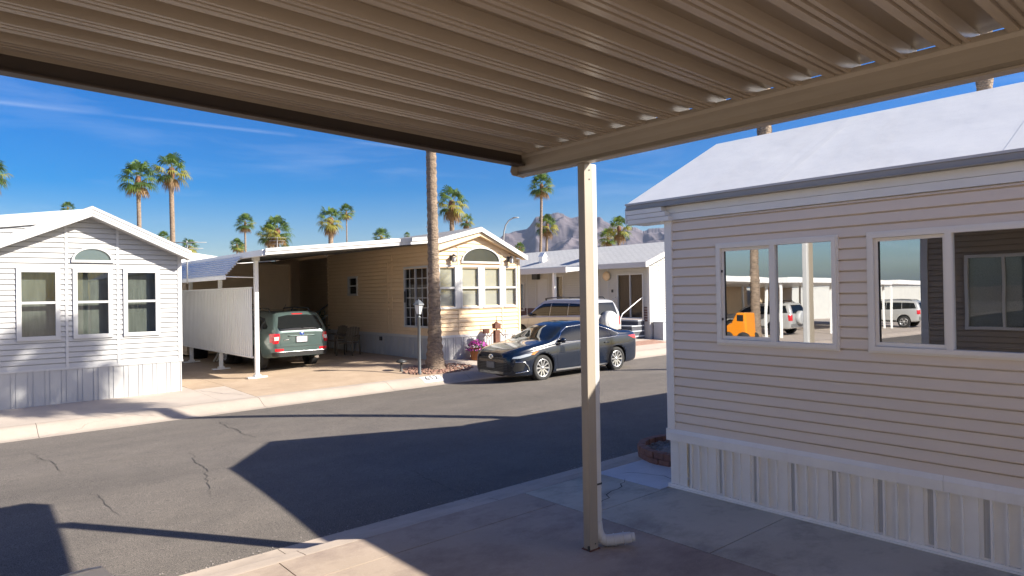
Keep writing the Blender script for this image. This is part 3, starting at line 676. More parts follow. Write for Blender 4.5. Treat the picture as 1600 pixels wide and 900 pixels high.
# ------------------------------------------------------------------ beige home with carport
bh = Thing('park_home', 'tan sided home with a half round gable window, behind the near palm', 'house', (12.9, 16.8, .36))
B = .36; O = (11.2, 16.8, 0); a = (1, 0, 0); nn = (0, -1, 0); L = 3.36; c = 1.66
mb = MB()
def bclip(z):
    l = 0 if z < 3.62 else (z - 3.62) / .33; r_ = L if z < 3.45 else L - (z - 3.45) / .45
    return (l, r_)
fw_holes = [(.2, 3.16, 1.96, 3.16)]
siding(mb, O, a, nn, L, 1.1, 4.12, bh=.127, gap=.022, clip=bclip, holes=fw_holes)
siding(mb, (11.2, 16.8, 0), (0, 1, 0), (-1, 0, 0), 7.1, 1.1, 3.86, bh=.127, gap=.03, holes=[(.28, 1.6, 1.38, 3.16), (4.74, 5.42, 2.38, 2.98)])
siding(mb, (14.56, 16.8, 0), (0, 1, 0), (1, 0, 0), 12, 1.1, 3.45)
bw = bh.part('siding_wall', mb, 'tan')
mb = MB(); siding(mb, (12.0, 23.9, 0), (0, 1, 0), (-1, 0, 0), 8, 1.1, 3.9); siding(mb, (11.2, 23.9, 0), (1, 0, 0), (0, 1, 0), .8, .5, 3.9); bh.part('rear_siding', mb, 'tandark')
mb = MB()
ribbed(mb, O, a, nn, L, .3, 1.03, SK); ribbed(mb, (11.2, 16.8, 0), (0, 1, 0), (-1, 0, 0), 7.1, .25, 1.03, SK); ribbed(mb, (12, 23.9, 0), (0, 1, 0), (-1, 0, 0), 8, .25, 1.1, SK)
bs = bh.part('skirting', mb, 'white')
mb = MB(); mb.obox(O, a, nn, -.03, L + .03, 1.025, 1.1, -.01, .024); mb.obox((11.2, 16.8, 0), (0, 1, 0), (-1, 0, 0), -.03, 7.1, 1.025, 1.1, -.01, .024); bh.part('belt_trim', mb, 'white_trim')
mb = MB(); mb.obox(O, a, nn, -.022, .07, 1.1, 3.6, -.01, .02); mb.obox(O, a, nn, L - .07, L + .02, 1.1, 3.45, -.01, .02); mb.obox((11.2, 16.8, 0), (0, 1, 0), (-1, 0, 0), 0, .07, 1.1, 3.75, -.01, .02)
for s in (.88, 2.60): mb.obox(O, a, nn, s, s + .05, 1.1, 1.9, -.01, .018); mb.obox(O, a, nn, s, s + .05, 3.22, 3.86, -.01, .018)
mb.obox((11.2, 16.8, 0), (0, 1, 0), (-1, 0, 0), 2.36, 2.42, 1.1, 3.62, -.01, .02); mb.obox((11.2, 16.8, 0), (0, 1, 0), (-1, 0, 0), 2.62, 2.67, 1.1, 3.4, -.01, .02); mb.obox((11.2, 16.8, 0), (0, 1, 0), (-1, 0, 0), 0.0, 2.6, 3.38, 3.43, -.01, .02)
bh.part('corner_trim', mb, 'tan')
mb = MB()
for s, s1 in ((.16, .82), (.98, 1.71), (1.85, 2.56), (2.70, 3.24)):
    window(bh, O, a, nn, s, s1, 1.9, 3.22, rails=(2.53,), fw=.055, fd=.04, pane='glass_blind', back='blind', bar=.06, room=False, backd=-.05)
mb = MB()
for s, s1 in ((.82, .98), (1.71, 1.85), (2.56, 2.70)): mb.obox(O, a, nn, s, s1, 1.9, 3.22, -.01, .034)
bh.part('window_mullion', mb, 'white_trim')
arch_window(bh, O, a, nn, 1.78, .77, 3.285, .52, .06, glassmat='glass_dim', back='interior')
# glazed patio door and small window in the shaded side
ys = lambda v: v - 16.8
window(bh, (11.2, 16.8, 0), (0, 1, 0), (-1, 0, 0), .24, 1.64, 1.33, 3.21, cols=(.98,), fw=.06, fd=.03, pane='glass_dim', back='curtainb', backd=-.25, grid=((.62, 1.32), (1.64, 1.94, 2.24, 2.54, 2.84), .022), name='patio_door')
mb = MB(); mb.obox((11.2, 16.8, 0), (0, 1, 0), (-1, 0, 0), 1.52, 1.56, 2.1, 2.45, .03, .06); bh.part('door_handle', mb, 'blackmetal')
window(bh, (11.2, 16.8, 0), (0, 1, 0), (-1, 0, 0), 4.72, 5.44, 2.34, 3.02, rails=(2.68,), fw=.07, fd=.03, pane='glass_dim', bar=.05)
mb = MB(); mb.box(11.93, 12.005, 24.4, 25.4, .6, 3.3); dr = bh.part('side_door', mb, 'taupedark'); 
mb = MB(); mb.box(11.915, 11.931, 24.5, 24.56, 1.7, 1.8); bh.part('door_handle', mb, 'chrome', dr)
mb = MB(); mb.obox((11.2, 19.9, 0), (0, 1, 0), (-1, 0, 0), -.06, .06, .85, .98, .01, .06); bh.part('meter_box', mb, 'blackmetal')
# roof: steeper right slope, shallow left slope running out over the carport
zl = lambda u: 4.41 - .26 * (12.85 - u); zq = lambda u: 4.41 - .45 * (u - 12.85)
mb = MB(); mb.prism([(11.0, 16.58, zl(11.0)), (12.85, 16.58, 4.41), (14.74, 16.58, zq(14.74)), (14.74, 16.58, zq(14.74) - .05), (12.85, 16.58, 4.36), (11.0, 16.58, zl(11.0) - .05)], (0, 14, 0)); rf = bh.part('roof', mb, 'shingle')
mb = MB(); mb.prism([(11.0, 16.55, zl(11.0) - .012), (12.85, 16.55, 4.398), (14.74, 16.55, zq(14.74) - .012), (14.74, 16.55, zq(14.74) - .155), (12.85, 16.55, 4.255), (11.0, 16.55, zl(11.0) - .155)], (0, .03, 0)); bh.part('rake_board', mb, 'white_trim', rf)
mb = MB(); mb.prism([(11.02, 16.62, zl(11.02) - .15), (12.85, 16.62, 4.26), (14.70, 16.62, zq(14.7) - .15), (14.62, 16.62, 3.47), (12.86, 16.62, 4.13), (11.2, 16.62, 3.60), (11.02, 16.62, 3.56)], (0, .17, 0)); bh.part('gable_soffit', mb, 'tan', rf)
mb = MB(); mb.box(11.3, 11.6, 19.4, 19.9, 4.02, 4.16); mb.box(11.26, 11.64, 19.36, 19.94, 4.16, 4.19); mb.lathe([(.05, 4.1), (.05, 4.45), (.09, 4.47), (.09, 4.52), (.0, 4.55)], (12.0, 18.2, .0), seg=10); bh.part('roof_vent', mb, 'white_metal', rf)
for s in (.66, 2.92):
    mb = MB(); mb.obox(O, a, nn, s - .05, s + .05, 3.36, 3.52, .0, .03); mb.tube([(11.2 + s, 16.78, 3.46), (11.2 + s, 16.70, 3.55), (11.2 + s, 16.64, 3.50)], .012, 6)
    mb.lathe([(.02, 3.54), (.10, 3.49), (.10, 3.475), (.0, 3.475)], (11.2 + s, 16.65, 0), seg=4); mb.lathe([(.08, 3.29), (.085, 3.30), (0, 3.285)], (11.2 + s, 16.65, 0), seg=4)
    for k in range(4):
        an = R(90 * k); x, y = 11.2 + s + .078 * math.cos(an), 16.65 + .078 * math.sin(an); mb.box(x - .006, x + .006, y - .006, y + .006, 3.29, 3.48)
    lt = bh.part('wall_lantern', mb, 'blackmetal')
    mb = MB(); mb.lathe([(.05, 3.31), (.058, 3.45), (0, 3.46)], (11.2 + s, 16.65, 0), seg=8); bh.part('lantern_glass', mb, 'lampglass', lt)

# carport of the beige home
bc = Thing('carport_canopy', 'white edged carport roof over the sage green car', 'carport', (8.8, 18, .25))
zc = lambda u: 3.40 + (u - 6.17) * .095
mb = MB(); mb.prism([(6.2, 16.64, zc(6.2) + .04), (11.05, 16.64, zc(11.05) + .04), (11.05, 16.64, zc(11.05) + .10), (6.2, 16.64, zc(6.2) + .10)], (0, 12, 0)); r_ = bc.part('roof_sheet', mb, 'offwhite')
mb = MB(); mb.prism([(6.16, 16.60, zc(6.16) - .02), (11.05, 16.60, zc(11.05) - .02), (11.05, 16.60, zc(11.05) + .16), (6.16, 16.60, zc(6.16) + .13)], (0, .05, 0)); mb.prism([(6.16, 16.575, zc(6.16) + .06), (11.05, 16.575, zc(11.05) + .07), (11.05, 16.575, zc(11.05) + .175), (6.16, 16.575, zc(6.16) + .14)], (0, .03, 0)); bc.part('front_fascia', mb, 'white_trim', r_)
mb = MB(); mb.box(6.1, 6.2, 16.66, 28.6, zc(6.1) - .03, zc(6.1) + .12); bc.part('side_gutter', mb, 'white_metal', r_)
for vv in (17.94, 20.9, 23.95, 27.5):
    g_ = gz(6.4, vv); mb = MB(); mb.box(6.35, 6.45, vv - .05, vv + .05, g_, 3.44)
    p_ = bc.part('post', mb, 'white_metal', bev=.006)
    mb = MB(); mb.box(6.15, 6.65, vv - .07, vv + .07, g_, g_ + .035); mb.box(6.32, 6.48, vv - .08, vv + .08, g_ + .03, g_ + .08); bc.part('post_foot', mb, 'white_metal', p_)
    if vv < 20:
        mb = MB(); mb.box(6.325, 6.475, 17.86, 18.02, 3.30, 3.46); bc.part('post_cap', mb, 'offwhite', p_)
# sloping scalloped awning hung on the carport's open side
aw = Thing('awning', 'white corrugated side awning sloping down over the white privacy screen', 'awning', (5.9, 21, 2.8))
mb = MB(); vs = []; nr = 84; K = 9
N_ = nr * 1
for j in range(N_ + 1):
    t = j / N_; vb = 0
    for i in range(2):
        pass
rows = []
for j in range(141):                       # fine corrugation across the slope
    t = j / 140; kk = (t * 9) % 1; d = (.014 * kk if kk < .66 else -.035); u = 6.14 - .64 * t - .7 * d; z = 3.47 - .57 * t - .02 * math.sin(math.pi * t) + .7 * d
    v0_ = 17.62 + .55 * (1 - t); rows.append([(u, v0_ + (27.5 - v0_) * i / 10, z) for i in range(11)])
vs = [p for r in rows for p in r]
mb.add(vs, [(j * 11 + i, j * 11 + i + 1, (j + 1) * 11 + i + 1, (j + 1) * 11 + i) for j in range(140) for i in range(10)], 0, False)
aw.part('awning_sheet', mb, 'white_metal')
mb = MB(); mb.box(5.49, 5.53, 17.6, 27.5, 2.80, 2.90); aw.part('edge_bar', mb, 'white_metal')
mb = MB(); mb.tube([(5.52, 17.65, 2.87), (6.36, 17.92, 2.86)], .014, 6); mb.tube([(5.52, 24, 2.87), (6.36, 24, 3.2)], .014, 6); aw.part('strut', mb, 'white_metal')
sc_ = Thing('privacy_screen', 'white ribbed metal privacy screen raised on the carport posts', 'screen', (6.3, 21.5, .76))
mb = MB(); ribbed(mb, (6.325, 24.85, 0), (0, -1, 0), (-1, 0, 0), 6.8, .78, 2.58, [(.055, 0), (.02, .016), (.055, .016), (.02, 0)]); sc_.part('panel', mb, 'white_metal')
mb = MB(); mb.box(6.295, 6.345, 18.03, 24.87, 2.575, 2.615); mb.box(6.295, 6.345, 18.03, 24.87, .745, .785); sc_.part('rail', mb, 'white_metal')
# shed at the back of the carport, white boards painted as the sunlit gaps behind, stair rail and things in the shade
sd = Thing('storage_shed', 'tan sided shed under the back of the carport roof', 'shed', (9.3, 25.6, .3))
mb = MB(); siding(mb, (6.7, 25.6, 0), (1, 0, 0), (0, -1, 0), 3.75, .35, 3.6); siding(mb, (10.45, 25.6, 0), (0, 1, 0), (1, 0, 0), 2.4, .35, 3.6); siding(mb, (6.7, 25.6, 0), (0, 1, 0), (-1, 0, 0), 2.4, .35, 3.6); sd.part('siding_wall', mb, 'tandark')
mb = MB(); mb.obox((6.7, 25.6, 0), (1, 0, 0), (0, -1, 0), 3.68, 3.77, .3, 3.6, -.01, .02); sd.part('corner_trim', mb, 'tan')
mb = MB()
for cx, cz, s in ((9.05, 1.98, 1.), (9.28, 1.72, .8), (9.15, 2.25, .7)):
    for k in range(6):
        an = k * 1.05; mb.tube([(cx, 25.56, cz), (cx + .1 * s * math.cos(an), 25.54, cz + .1 * s * math.sin(an)), (cx + .16 * s * math.cos(an + .4), 25.53, cz + .16 * s * math.sin(an + .4))], [.012, .02, .004], 5)
solo('wall_ornament', mb, 'rust', 'dark metal scroll ornament hanging on the tan shed wall', 'ornament', (9.15, 25.56, 2.))
mb = MB(); mb.prism([(6.3, 28.4, .2), (14.5, 28.4, .2), (14.5, 28.4, 3.54), (12.85, 28.4, 4.32), (11.0, 28.4, 3.86), (6.3, 28.4, 3.45)], (0, .05, 0)); bc.part('back_wall', mb, 'tandark')
sw = Thing('bright_gap_panel', 'white boards standing in for the sunlit openings behind the shed', 'bright gap', (10.6, 28.2, .3))  # no fence here: white boards imitate the brightness of openings to sunlit ground
for x0, x1, zt_ in ((9.95, 10.45, 2.3), (10.5, 10.62, 2.32), (10.85, 11.22, 2.62)):
    mb = MB(); mb.box(x0, x1, 28.2, 28.25, .3, zt_); sw.part('board', mb, 'white_metal')
st = Thing('porch_steps', 'grey porch steps with a slanting handrail in the carport shade', 'steps', (11.5, 24.9, .35))
mb = MB()
for k in range(3): mb.box(11.15 + .25 * k, 11.98, 24.3, 25.5, .33 + .2 * k, .53 + .2 * k)
st.part('tread', mb, 'greymetal')
mb = MB()
for vv in (24.3, 25.5):
    mb.tube([(10.95, vv, .35), (10.95, vv, 1.35), (11.95, vv, 2.0)], .03, 8)
    for k in range(4): mb.tube([(11.15 + .22 * k, vv, .4), (11.15 + .22 * k, vv, 1.48 + .143 * k)], .012, 6)
st.part('handrail', mb, 'greymetal')
mb = MB(); rnd = random.Random(3)
for k in range(90):
    an = rnd.uniform(0, 6.28); r0 = rnd.uniform(.05, .38); z = rnd.uniform(1.05, 1.75); p = Vector((10.85 + r0 * math.cos(an), 24.0 + r0 * math.sin(an), z)); d = Vector((rnd.uniform(-1, 1), rnd.uniform(-1, 1), rnd.uniform(-.3, 1))).normalized() * .13
    n2 = d.orthogonal().normalized() * .035; mb.quad(p, p + d * .5 + n2, p + d, p + d * .5 - n2)
pl = Thing('potted_plant', 'dark leafy plant in a tall pot beside the porch steps', 'plant', (10.85, 24.0, .33)); pl.part('foliage', mb, 'dkleaf')
mb = MB(); mb.lathe([(0, .33), (.16, .33), (.22, 1.0), (.24, 1.02), (.2, 1.05), (0, 1.0)], (10.85, 24, 0), seg=14); pl.part('pot', mb, 'blackmetal')
# small things by the screen: spare tyre, bins
def bin_(name, x, y, h, r0, mat, label, cat):
    mb = MB(); z = gz(x, y); mb.lathe([(0, z), (r0 * .85, z), (r0, z + h * .9), (r0 * 1.08, z + h * .91), (r0 * 1.08, z + h), (0, z + h * 1.04)], (x, y, 0), seg=16); solo(name, mb, mat, label, cat, (x, y, z))
bin_('storage_tub', 6.95, 25.1, .55, .32, 'black', 'black tub under the left end of the privacy screen', 'tub')
bin_('storage_tub', 7.2, 22.2, .34, .28, 'blackmetal', 'low dark tub behind the screen near the white post', 'tub')
mb = MB(); 
for k in range(4): mb.tube([(6.9 + .1 * k, 23.3, gz(7, 23.3)), (7.25 + .05 * k, 23.4 - .12 * k, .8)], .03, 6)
solo('stacked_lumber', mb, 'white_metal', 'white lengths of lumber leaning under the screen', 'lumber', (7.1, 23.3, .25))

# patio chairs
def patio_chair(x, y, rot, label):
    z = gz(x, y); t = Thing('patio_chair', label, 'chair', (x, y, z), 'brown armchairs on the shaded patio', rot); t.local = True
    mb = MB()
    for k in range(5): mb.box(-.24, .24, -.24 + .1 * k, -.155 + .1 * k, .40, .425)
    t.part('seat', mb, 'chairwood')
    mb = MB()
    for k in range(5): mb.prism([(-.23 + .095 * k, .22, .44), (-.15 + .095 * k, .22, .44), (-.15 + .095 * k, .36, .88 + .05 * math.sin(.6 * (k + .6))), (-.23 + .095 * k, .36, .88 + .05 * math.sin(.6 * (k + .4)))], (0, .02, 0))
    mb.prism([(-.25, .24, .5), (.25, .24, .5), (.25, .265, .56), (-.25, .265, .56)], (0, .03, 0)); t.part('backrest', mb, 'chairwood')
    for s in (-1, 1):
        mb = MB(); mb.tube([(s * .28, -.25, .62), (s * .28, 0, .65), (s * .28, .28, .63)], .028, 8); t.part('armrest', mb, 'chairwood')
        for yy in (-.24, .24):
            mb = MB(); mb.tube([(s * .29, yy * 1.1, 0), (s * .27, yy, .64)], .024, 8); t.part('leg', mb, 'chairwood')
    return t
patio_chair(10.35, 20.6, R(-55), 'brown armchair nearer the street on the shaded patio')
patio_chair(10.5, 21.9, R(-75), 'brown armchair half behind the first, next to the car')

# ------------------------------------------------------------------ grey home behind the cars
gh = Thing('park_home', 'pale grey home with long shaded side, glass door and steps, behind the cars', 'house', (23, 17, .45))
O = (21.3, 16.8, 0); a = (0, 1, 0); nn = (-1, 0, 0)
H_ = [(.31, 1.61, 1.28, 3.02), (2.62, 3.1, 1.6, 2.98), (4.8, 5.5, 1.6, 3.1), (7.4, 7.95, 1.5, 2.8)]
mb = MB(); siding(mb, O, a, nn, 15, 1.62, 3.3, holes=H_ + [(5.8, 6.45, 1.2, 2.95)]); siding(mb, (21.3, 16.8, 0), (1, 0, 0), (0, -1, 0), 3.7, 1.12, 4.1, clip=gable_clip(3.7, 1.85, 4.16, .45, .45), holes=[(1.15, 2.5, 1.65, 2.95)])
siding(mb, O, a, nn, .31, 1.12, 1.62); gh.part('siding_wall', mb, 'greywall')
mb = MB(); siding(mb, (21.3, 18.42, 0), a, nn, 13.2, 1.12, 1.62, holes=[(4.2, 4.85, 1.0, 1.7)]); siding(mb, (21.3, 16.8, 0), a, nn, .3, 1.14, 1.72); gh.part('wainscot', mb, 'wainscot')
mb = MB(); ribbed(mb, O, a, nn, 15, .4, 1.12, SK); ribbed(mb, (21.3, 16.8, 0), (1, 0, 0), (0, -1, 0), 3.7, .4, 1.12, SK); gh.part('skirting', mb, 'white')
mb = MB(); mb.obox(O, a, nn, -.02, .09, 1.12, 3.3, -.01, .02); mb.obox((21.3, 16.8, 0), (1, 0, 0), (0, -1, 0), 0, .09, 1.12, 3.3, -.01, .02); mb.obox((21.3, 16.8, 0), (1, 0, 0), (0, -1, 0), .62, .67, 1.12, 3.5, -.01, .018)
for s in (2.1, 5.7, 6.6, 7.2): mb.obox(O, a, nn, s, s + .05, 1.12, 3.3, -.01, .018)
gh.part('corner_trim', mb, 'white_trim')
window(gh, O, a, nn, .28, 1.64, 1.24, 3.05, cols=(.96,), fw=.05, fd=.03, pane='glass_dim', back='curtainb', backd=-.12, name='sliding_door')
window(gh, O, a, nn, 2.6, 3.12, 1.58, 3.0, rails=(2.2,), fw=.06, fd=.03, back='curtain', backd=-.1); window(gh, O, a, nn, 4.75, 5.5, 1.62, 3.1, fw=.06, fd=.03, pane='glass'); window(gh, O, a, nn, 7.4, 8.0, 1.48, 2.82, cols=(7.7,), fw=.06, fd=.03)
mb = MB(); mb.obox(O, a, nn, 5.8, 6.45, 1.15, 2.95, -.03, .012); dd = gh.part('side_door', mb, 'white_trim'); mb = MB(); mb.obox(O, a, nn, 5.87, 5.92, 2.0, 2.08, .01, .05); gh.part('door_handle', mb, 'blackmetal', dd)
window(gh, (21.3, 16.8, 0), (1, 0, 0), (0, -1, 0), 1.1, 2.55, 1.6, 3.0, fw=.06, fd=.03, back='curtain', backd=-.1)
mb = MB(); mb.lathe([(0, -.05), (.17, -.05), (.2, 0), (.17, .05), (0, .06)], (0, 0, 0), axis='y', seg=18)
mb.v = [Vector((21.22 + p.y, 18.95 + p.x, 2.98 + p.z)) for p in mb.v]; gh.part('wall_fan', mb, 'tan')
mb = MB(); mb.obox(O, a, nn, 1.85, 1.92, 2.3, 2.42, .0, .05); mb.obox(O, a, nn, 6.3, 6.65, 2.95, 3.25, .01, .2); gh.part('wall_box', mb, 'blackmetal')
# roof: eave along v over the shaded side
SLg = (4.38 - 3.45) / (23.15 - 20.6); zg = lambda u: 4.38 - SLg * abs(u - 23.15)
mb = MB(); mb.prism([(20.6, 16.4, zg(20.6)), (23.15, 16.4, 4.38), (25.3, 16.4, zg(25.3)), (25.3, 16.4, zg(25.3) - .05), (23.15, 16.4, 4.33), (20.6, 16.4, zg(20.6) - .05)], (0, 17, 0)); rf = gh.part('roof', mb, 'shingle_blue')
mb = MB(); mb.prism([(20.6, 16.37, zg(20.6) - .01), (23.15, 16.37, 4.37), (25.3, 16.37, zg(25.3) - .01), (25.3, 16.37, zg(25.3) - .2), (23.15, 16.37, 4.17), (20.6, 16.37, zg(20.6) - .2)], (0, .03, 0)); mb.box(20.57, 20.6, 16.37, 33, zg(20.6) - .2, zg(20.6) + .004); gh.part('fascia', mb, 'white_trim', rf)
mb = MB(); mb.prism([(20.62, 16.42, 3.255), (21.28, 16.42, 3.30), (21.28, 16.42, 3.32), (20.62, 16.42, 3.275)], (0, 17, 0)); gh.part('soffit', mb, 'greywall', rf)
for vv, s in ((23.1, .26), (20.3, .42)):
    u = 21.5; z = zg(u); mb = MB(); mb.box(u - s / 2, u + s / 2, vv - s / 2, vv + s / 2, z - .2, z + .22); mb.prism([(u - s * .6, vv - s * .6, z + .22), (u + s * .6, vv - s * .6, z + .22), (u, vv - s * .6, z + .42)], (0, s * 1.2, 0)); gh.part('roof_vent', mb, 'white_metal', rf)
ga = Thing('carport_canopy', 'white carport awning over the parked pale vehicle with spare wheel', 'carport', (20, 22, .45))
mb = MB(); mb.prism([(19.55, 19.65, 3.22), (20.58, 19.65, 3.30), (20.58, 19.65, 3.36), (19.55, 19.65, 3.32)], (0, 9, 0)); q_ = ga.part('roof_sheet', mb, 'offwhite')
mb = MB(); mb.box(19.5, 19.56, 19.6, 28.7, 3.14, 3.37); mb.prism([(19.56, 19.6, 3.16), (20.56, 19.6, 3.24), (20.56, 19.6, 3.38), (19.56, 19.6, 3.37)], (0, .04, 0)); ga.part('fascia', mb, 'white_trim', q_)
for vv in (20.4, 26):
    mb = MB(); mb.box(19.62, 19.74, vv, vv + .12, .4, 3.22); ga.part('post', mb, 'white_metal')
gs = Thing('porch_steps', 'dark steps with white handrail up to the sliding glass door', 'steps', (20.6, 17.6, .45))
for k in range(4):
    mb = MB(); mb.box(19.75 + .38 * k, 21.27, 17.05, 18.45, .40 + .2 * k, .56 + .2 * k); stp = gs.part('riser', mb, 'paint_blk')
    mb = MB(); mb.box(19.72 + .38 * k, 21.275 - (.001 * k), 17.03, 18.47, .56 + .2 * k, .60 + .2 * k); gs.part('tread', mb, 'bluegrey', stp)
mb = MB()
for vv in (17.06, 18.44): mb.tube([(19.85, vv, .5), (19.85, vv, 1.30), (19.98, vv, 1.48), (21.2, vv, 2.1), (21.2, vv, 1.2)], .022, 8)
gs.part('handrail', mb, 'white_metal')
mb = MB(); mb.box(21.45, 22.35, 16.28, 16.74, .42, 1.10); mb.box(21.42, 22.38, 16.25, 16.76, 1.10, 1.13); solo('utility_box', mb, 'bluegrey', 'pale grey utility box before the grey home gable', 'box', (21.9, 16.5, .42), bev=.01)
# ------------------------------------------------------------------ cars
def interp(keys, x):
    if x <= keys[0][0]: return keys[0][1]
    if x >= keys[-1][0]: return keys[-1][1]
    for i in range(len(keys) - 1):
        x0, y0 = keys[i]; x1, y1 = keys[i + 1]
        if x0 <= x <= x1:
            def sl(j):
                if j <= 0 or j >= len(keys) - 1: return None
                a_ = (keys[j][1] - keys[j - 1][1]) / (keys[j][0] - keys[j - 1][0]); b_ = (keys[j + 1][1] - keys[j][1]) / (keys[j + 1][0] - keys[j][0])
                return 0 if a_ * b_ <= 0 else 2 * a_ * b_ / (a_ + b_)
            s = (y1 - y0) / (x1 - x0); m0 = sl(i); m1 = sl(i + 1); m0 = s if m0 is None else m0; m1 = s if m1 is None else m1
            h = x1 - x0; t = (x - x0) / h
            return (2 * t**3 - 3 * t**2 + 1) * y0 + (t**3 - 2 * t**2 + t) * h * m0 + (-2 * t**3 + 3 * t**2) * y1 + (t**3 - t**2) * h * m1
def catmull(P, sub):
    out = []
    for i in range(len(P) - 1):
        p0 = P[max(0, i - 1)]; p1 = P[i]; p2 = P[i + 1]; p3 = P[min(len(P) - 1, i + 2)]
        for k in range(sub):
            t = k / sub
            out.append(tuple(.5 * (2 * p1[j] + (p2[j] - p0[j]) * t + (2 * p0[j] - 5 * p1[j] + 4 * p2[j] - p3[j]) * t * t + (3 * p1[j] - p0[j] - 3 * p2[j] + p3[j]) * t**3) for j in range(2)))
    out.append(P[-1]); return out
class Car:
    def __init__(s, sp, name, label, cat, loc, rot, group=None):
        s.sp = sp; s.t = Thing(name, label, cat, loc, group, rot); s.t.local = True; L = sp['len']
        xs = []; n = 86
        for i in range(n + 1):
            t = i / n; xs.append(L / 2 * (-math.cos(math.pi * t) * .35 + (2 * t - 1) * .65))
        rows = []
        for x in xs:
            w = interp(sp['w'], x); zb = interp(sp['zb'], x); zs = interp(sp['belt'], x); zt = max(interp(sp['top'], x), zs + .015); h = zt - zs; k = min(1, h / .2)
            tum = sp.get('tumble', .5); wb = w * .945; wr = wb - tum * max(0, h - .05) - .02
            lo = [(0, zb), (w * .8, zb), (w * .93, zb + .015), (w * .972, zb + .09), (w * .982, zb + .28 * (zs - zb)), (w, zb + .60 * (zs - zb)), (w * .992, zb + .80 * (zs - zb)), (w * .972, zs - .02), (wb, zs + .02 * min(1, h / .1))]
            up = [(wb, zs + .02 * min(1, h / .1)), ((wb + wr) / 2 + .012 * k, zs + .55 * h), (wr + .02, zt - .09 * k - .01), (wr - .05, zt - .035 * k - .004), (wr * .72, zt - .010 * k), (wr * .35, zt), (0, zt + .004)]
            rows.append(catmull(lo, 3)[:-1] + catmull(up, 3))
        m = len(rows[0]); N = len(xs); vs = []
        for x, r in zip(xs, rows):
            for y, z in r: vs.append((x, y, z))
            for y, z in r[-2:0:-1]: vs.append((x, -y, z))
        M2 = 2 * m - 2
        fs = [(i * M2 + j, i * M2 + (j + 1) % M2, (i + 1) * M2 + (j + 1) % M2, (i + 1) * M2 + j) for i in range(N - 1) for j in range(M2)]
        mb = MB(); mb.add(vs, fs, 0, True); mb.f += [list(range(M2))[::-1], [(N - 1) * M2 + j for j in range(M2)]]; mb.m += [0, 0]; mb.sm += [False, False]
        me = mb.mesh('body', [sp['paint'], 'black'])
        bm = bmesh.new(); bm.from_mesh(me); bmesh.ops.recalc_face_normals(bm, faces=bm.faces); bm.to_mesh(me)
        bm.normal_update(); s.bvh = bvhtree.BVHTree.FromBMesh(bm); s.bm = bm
        s.body = link('body', me, s.t.o)
        # wheel arches cut out of the body
        cut = MB()
        for ax in (sp['fa'], sp['ra']):
            for sd in (-1, 1):
                y0, y1 = (sp['W'] / 2 - .34, sp['W'] / 2 + .2); pts = []; r = sp['arch']
                ring = [(ax + r * math.cos(2 * math.pi * q / 40), sp['wr'] + .01 + r * math.sin(2 * math.pi * q / 40)) for q in range(40)]
                A = [Vector((x, sd * y0, z)) for x, z in ring]; Bv = [Vector((x, sd * y1, z)) for x, z in ring]
                k = 40; ff = [(i, (i + 1) % k, k + (i + 1) % k, k + i) for i in range(k)] + [tuple(range(k))[::-1], tuple(range(k, 2 * k))]
                cut.add(A + Bv, [f[::-1] for f in ff] if sd > 0 else ff, 1)
        cme = cut.mesh('arch_cut', [sp['paint'], 'black']); cb = bmesh.new(); cb.from_mesh(cme); bmesh.ops.recalc_face_normals(cb, faces=cb.faces); cb.to_mesh(cme); cb.free()
        co = link('arch_cut', cme); mod = s.body.modifiers.new('arch', 'BOOLEAN'); mod.operation = 'DIFFERENCE'; mod.object = co; mod.solver = 'EXACT'
        co.parent = s.t.o; bpy.context.view_layer.update()
        dg = bpy.context.evaluated_depsgraph_get(); nm = bpy.data.meshes.new_from_object(s.body.evaluated_get(dg)); s.body.modifiers.clear(); s.body.data = nm; nm.name = 'body'
        bpy.data.objects.remove(co)
    def snap(s, p, d=None, off=.004):
        p = Vector(p)
        if d is not None:
            d = Vector(d); h = s.bvh.ray_cast(p - d * 3, d)
            if h[0] is not None:
                n = h[1] if h[1].dot(d) < 0 else -h[1]; return h[0] + n * off, n
        h = s.bvh.find_nearest(p); n = h[1]
        if n.dot(p - h[0]) < 0 and (p - h[0]).length > .02: n = -n
        return h[0] + n * off, n
    def panel(s, name, poly, d, mat, off=.004, step=.05, parent=None, label=None, edge=True, mesh_only=False):
        """polygon given in the plane across d (axis letter with sign), laid on the body"""
        ax = {'y': (0, 2), 'x': (1, 2), 'z': (0, 1)}[d[1]]; sg = 1 if d[0] == '+' else -1
        dv = Vector([0, 0, 0]); dv['xyz'.index(d[1])] = sg
        P = []
        for i, p in enumerate(poly):
            q = poly[(i + 1) % len(poly)]; n = max(1, int(math.dist(p, q) / step))
            for k in range(n): P.append(Vector((p[0] + (q[0] - p[0]) * k / n, p[1] + (q[1] - p[1]) * k / n)))
        nb = len(P); x0 = min(p.x for p in P); x1 = max(p.x for p in P); y0 = min(p.y for p in P); y1 = max(p.y for p in P)
        def inside(x, y):
            c = False
            for i in range(nb):
                a_, b_ = P[i], P[i - 1]
                if (a_.y > y) != (b_.y > y) and x < (b_.x - a_.x) * (y - a_.y) / (b_.y - a_.y) + a_.x: c = not c
            return c
        G = list(P); gx = int((x1 - x0) / step) + 1; gy_ = int((y1 - y0) / step) + 1
        for i in range(1, gx):
            for j in range(1, gy_):
                x = x0 + i * step; y = y0 + j * step
                if inside(x, y) and min((Vector((x, y)) - p).length for p in P) > step * .4: G.append(Vector((x, y)))
        v2, _, f2, _, _, _ = delaunay_2d_cdt(G, [(i, (i + 1) % nb) for i in range(nb)], [list(range(nb))], 1, 1e-5)
        mb = MB(); vs = []; back = []
